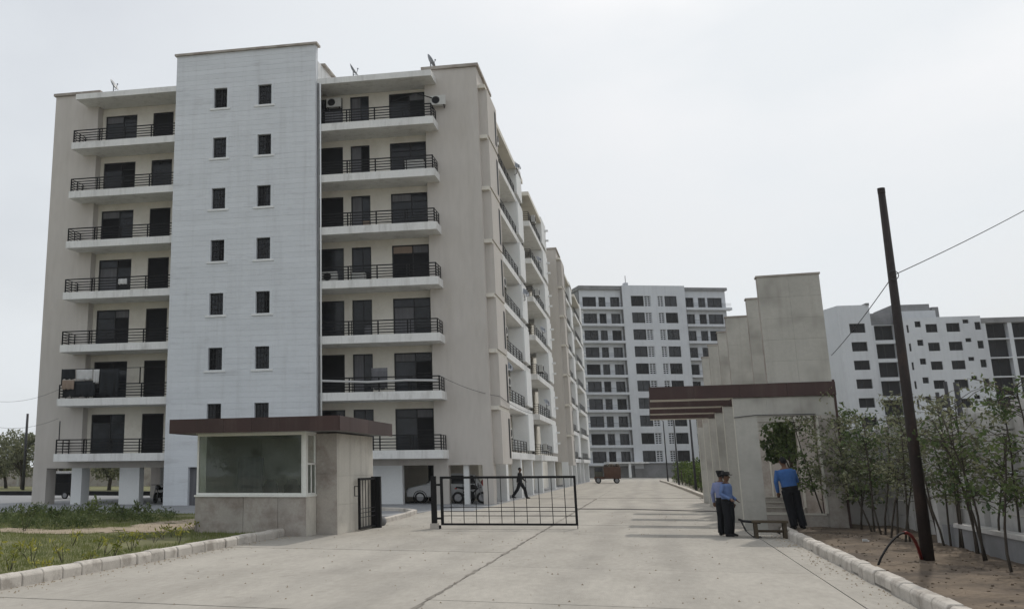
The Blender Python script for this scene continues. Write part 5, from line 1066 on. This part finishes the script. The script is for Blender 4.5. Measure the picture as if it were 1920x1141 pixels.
# laundry and clutter on balconies
def cloth(a, b, z, wd, h, m, label, seed):
    rng = np.random.default_rng(seed); n, k = 8, 6; V = []; t = np.linspace(0, 1, n + 1)
    for j in range(k + 1):
        for i in range(n + 1): V.append(frA(a + wd * i / n, b + .05 * math.sin(i * 1.7 + seed) * (j / k + .3), z - h * j / k * (1 + .08 * math.sin(i * 2.1 + seed))))
    Fc = [(j * (n + 1) + i, j * (n + 1) + i + 1, (j + 1) * (n + 1) + i + 1, (j + 1) * (n + 1) + i) for j in range(k) for i in range(n)]
    o = link('laundry', mesh_raw('laundry', V, Fc, m), None, CA); o.data.polygons.foreach_set('use_smooth', [True] * len(Fc)); sd = o.modifiers.new('t', 'SOLIDIFY'); sd.thickness = .012
    return tag(o, label, 'laundry', 'laundry on the second-floor balcony')
z = ZK[1]
cloth(-23.0, -1.3, z + 1.6, .8, .55, 'cloth2', 'black cloth at the outer end of the laundry line', 1); cloth(-22.15, -1.28, z + 1.55, .95, .55, 'cloth1', 'white sheet on the laundry line', 2); cloth(-21.15, -1.26, z + 1.55, .35, .75, 'cloth1', 'narrow white towel on the laundry line', 3)
cloth(-22.95, -1.22, z + .95, 1.9, .85, 'cloth2', 'dark blanket spread behind the balcony railing', 7); cloth(-20.75, -1.25, z + 1.55, 1.1, 1.45, 'cloth2', 'long dark cloth hanging past the railing', 4); cloth(-22.9, -1.34, z + 1.0, .7, .5, 'cloth3', 'tan cloth draped on the balcony railing', 5); cloth(-22.1, -1.34, z + .85, 1.1, .75, 'cloth2', 'dark cloth draped over the balcony railing below the white sheet', 6)
b = A(); b.box(-23.05, -17.0, -1.23, -1.2, z + 1.58, z + 1.61).box(-23.05, -23.0, -1.24, -1.19, z + .75, z + 1.62).box(-18.5, -18.45, -1.24, -1.19, z + .75, z + 1.62); tag(b.build('clothes_rail', 'iron', None, CA), 'dark clothes rail above the second-floor balcony railing', 'rail')
b = A(); b.loft([(-8.4, -1.3, z + .62), (-6.0, -1.3, z + .5), (-4.0, -1.3, z + .55), (-2.4, -1.3, z + .5)], .06, 6); tag(b.build('awning_roll', 'cloth1', None, CA), 'rolled pale cloth tied along the second-floor railing', 'cloth')
cloth(-5.9, -.9, z + 1.25, .85, 1.1, 'curtain', 'grey cloth hanging behind the second-floor railing', 9)['group'] = 'cloth on the tower-side balcony'
for k, a, wd, hh, m, lb in ((5, -3.9, 1.0, .6, 'acwhite', 'white crate on the balcony below the top floor'), (3, -6.9, .7, .4, 'acwhite', 'pale box on the middle balcony beside the doors'), (6, -8.3, .9, .75, 'curtain', 'grey cabinet on the top balcony beside the stair tower')):
    b = A(); b.box(a, a + wd, -.9, -.5, .01, hh).box(a - .02, a + wd + .02, -.92, -.48, hh, hh + .05); tag(bevel(b.build('storage_box', m, None, onA(0, 0, ZK[k])), .02), lb, 'box')
cloth(-19.9, -1.33, ZK[3] + .62, .5, .3, 'cloth1', 'small white cloth on a middle balcony railing', 12)['group'] = 'cloth on railings'
b = A(); b.tube((-23.0, -1.2, ZK[0] + .7), (-23.0, -1.2, ZK[0] + 1.75), .03); tag(b.build('balcony_pipe', 'greypole', None, CA), 'thin upright pipe on the lowest balcony corner', 'pipe')

# ================================================================== HAZE
hz = MB().box(-1200, 1200, -300, 1600, -1.2, 45).build('haze', 'white'); hz.data.materials.clear()
hm_ = bpy.data.materials.new('haze'); hm_.use_nodes = True; hn = hm_.node_tree; hn.nodes.clear(); ho_ = hn.nodes.new('ShaderNodeOutputMaterial'); pv = hn.nodes.new('ShaderNodeVolumePrincipled')
pv.inputs['Color'].default_value = (.86, .9, .95, 1); pv.inputs['Density'].default_value = 0.0002; pv.inputs['Anisotropy'].default_value = 0.3
hn.links.new(pv.outputs[0], ho_.inputs['Volume']); hz.data.materials.append(hm_); tag(hz, 'thin pale haze filling the air over the whole place', 'haze', kind='stuff')
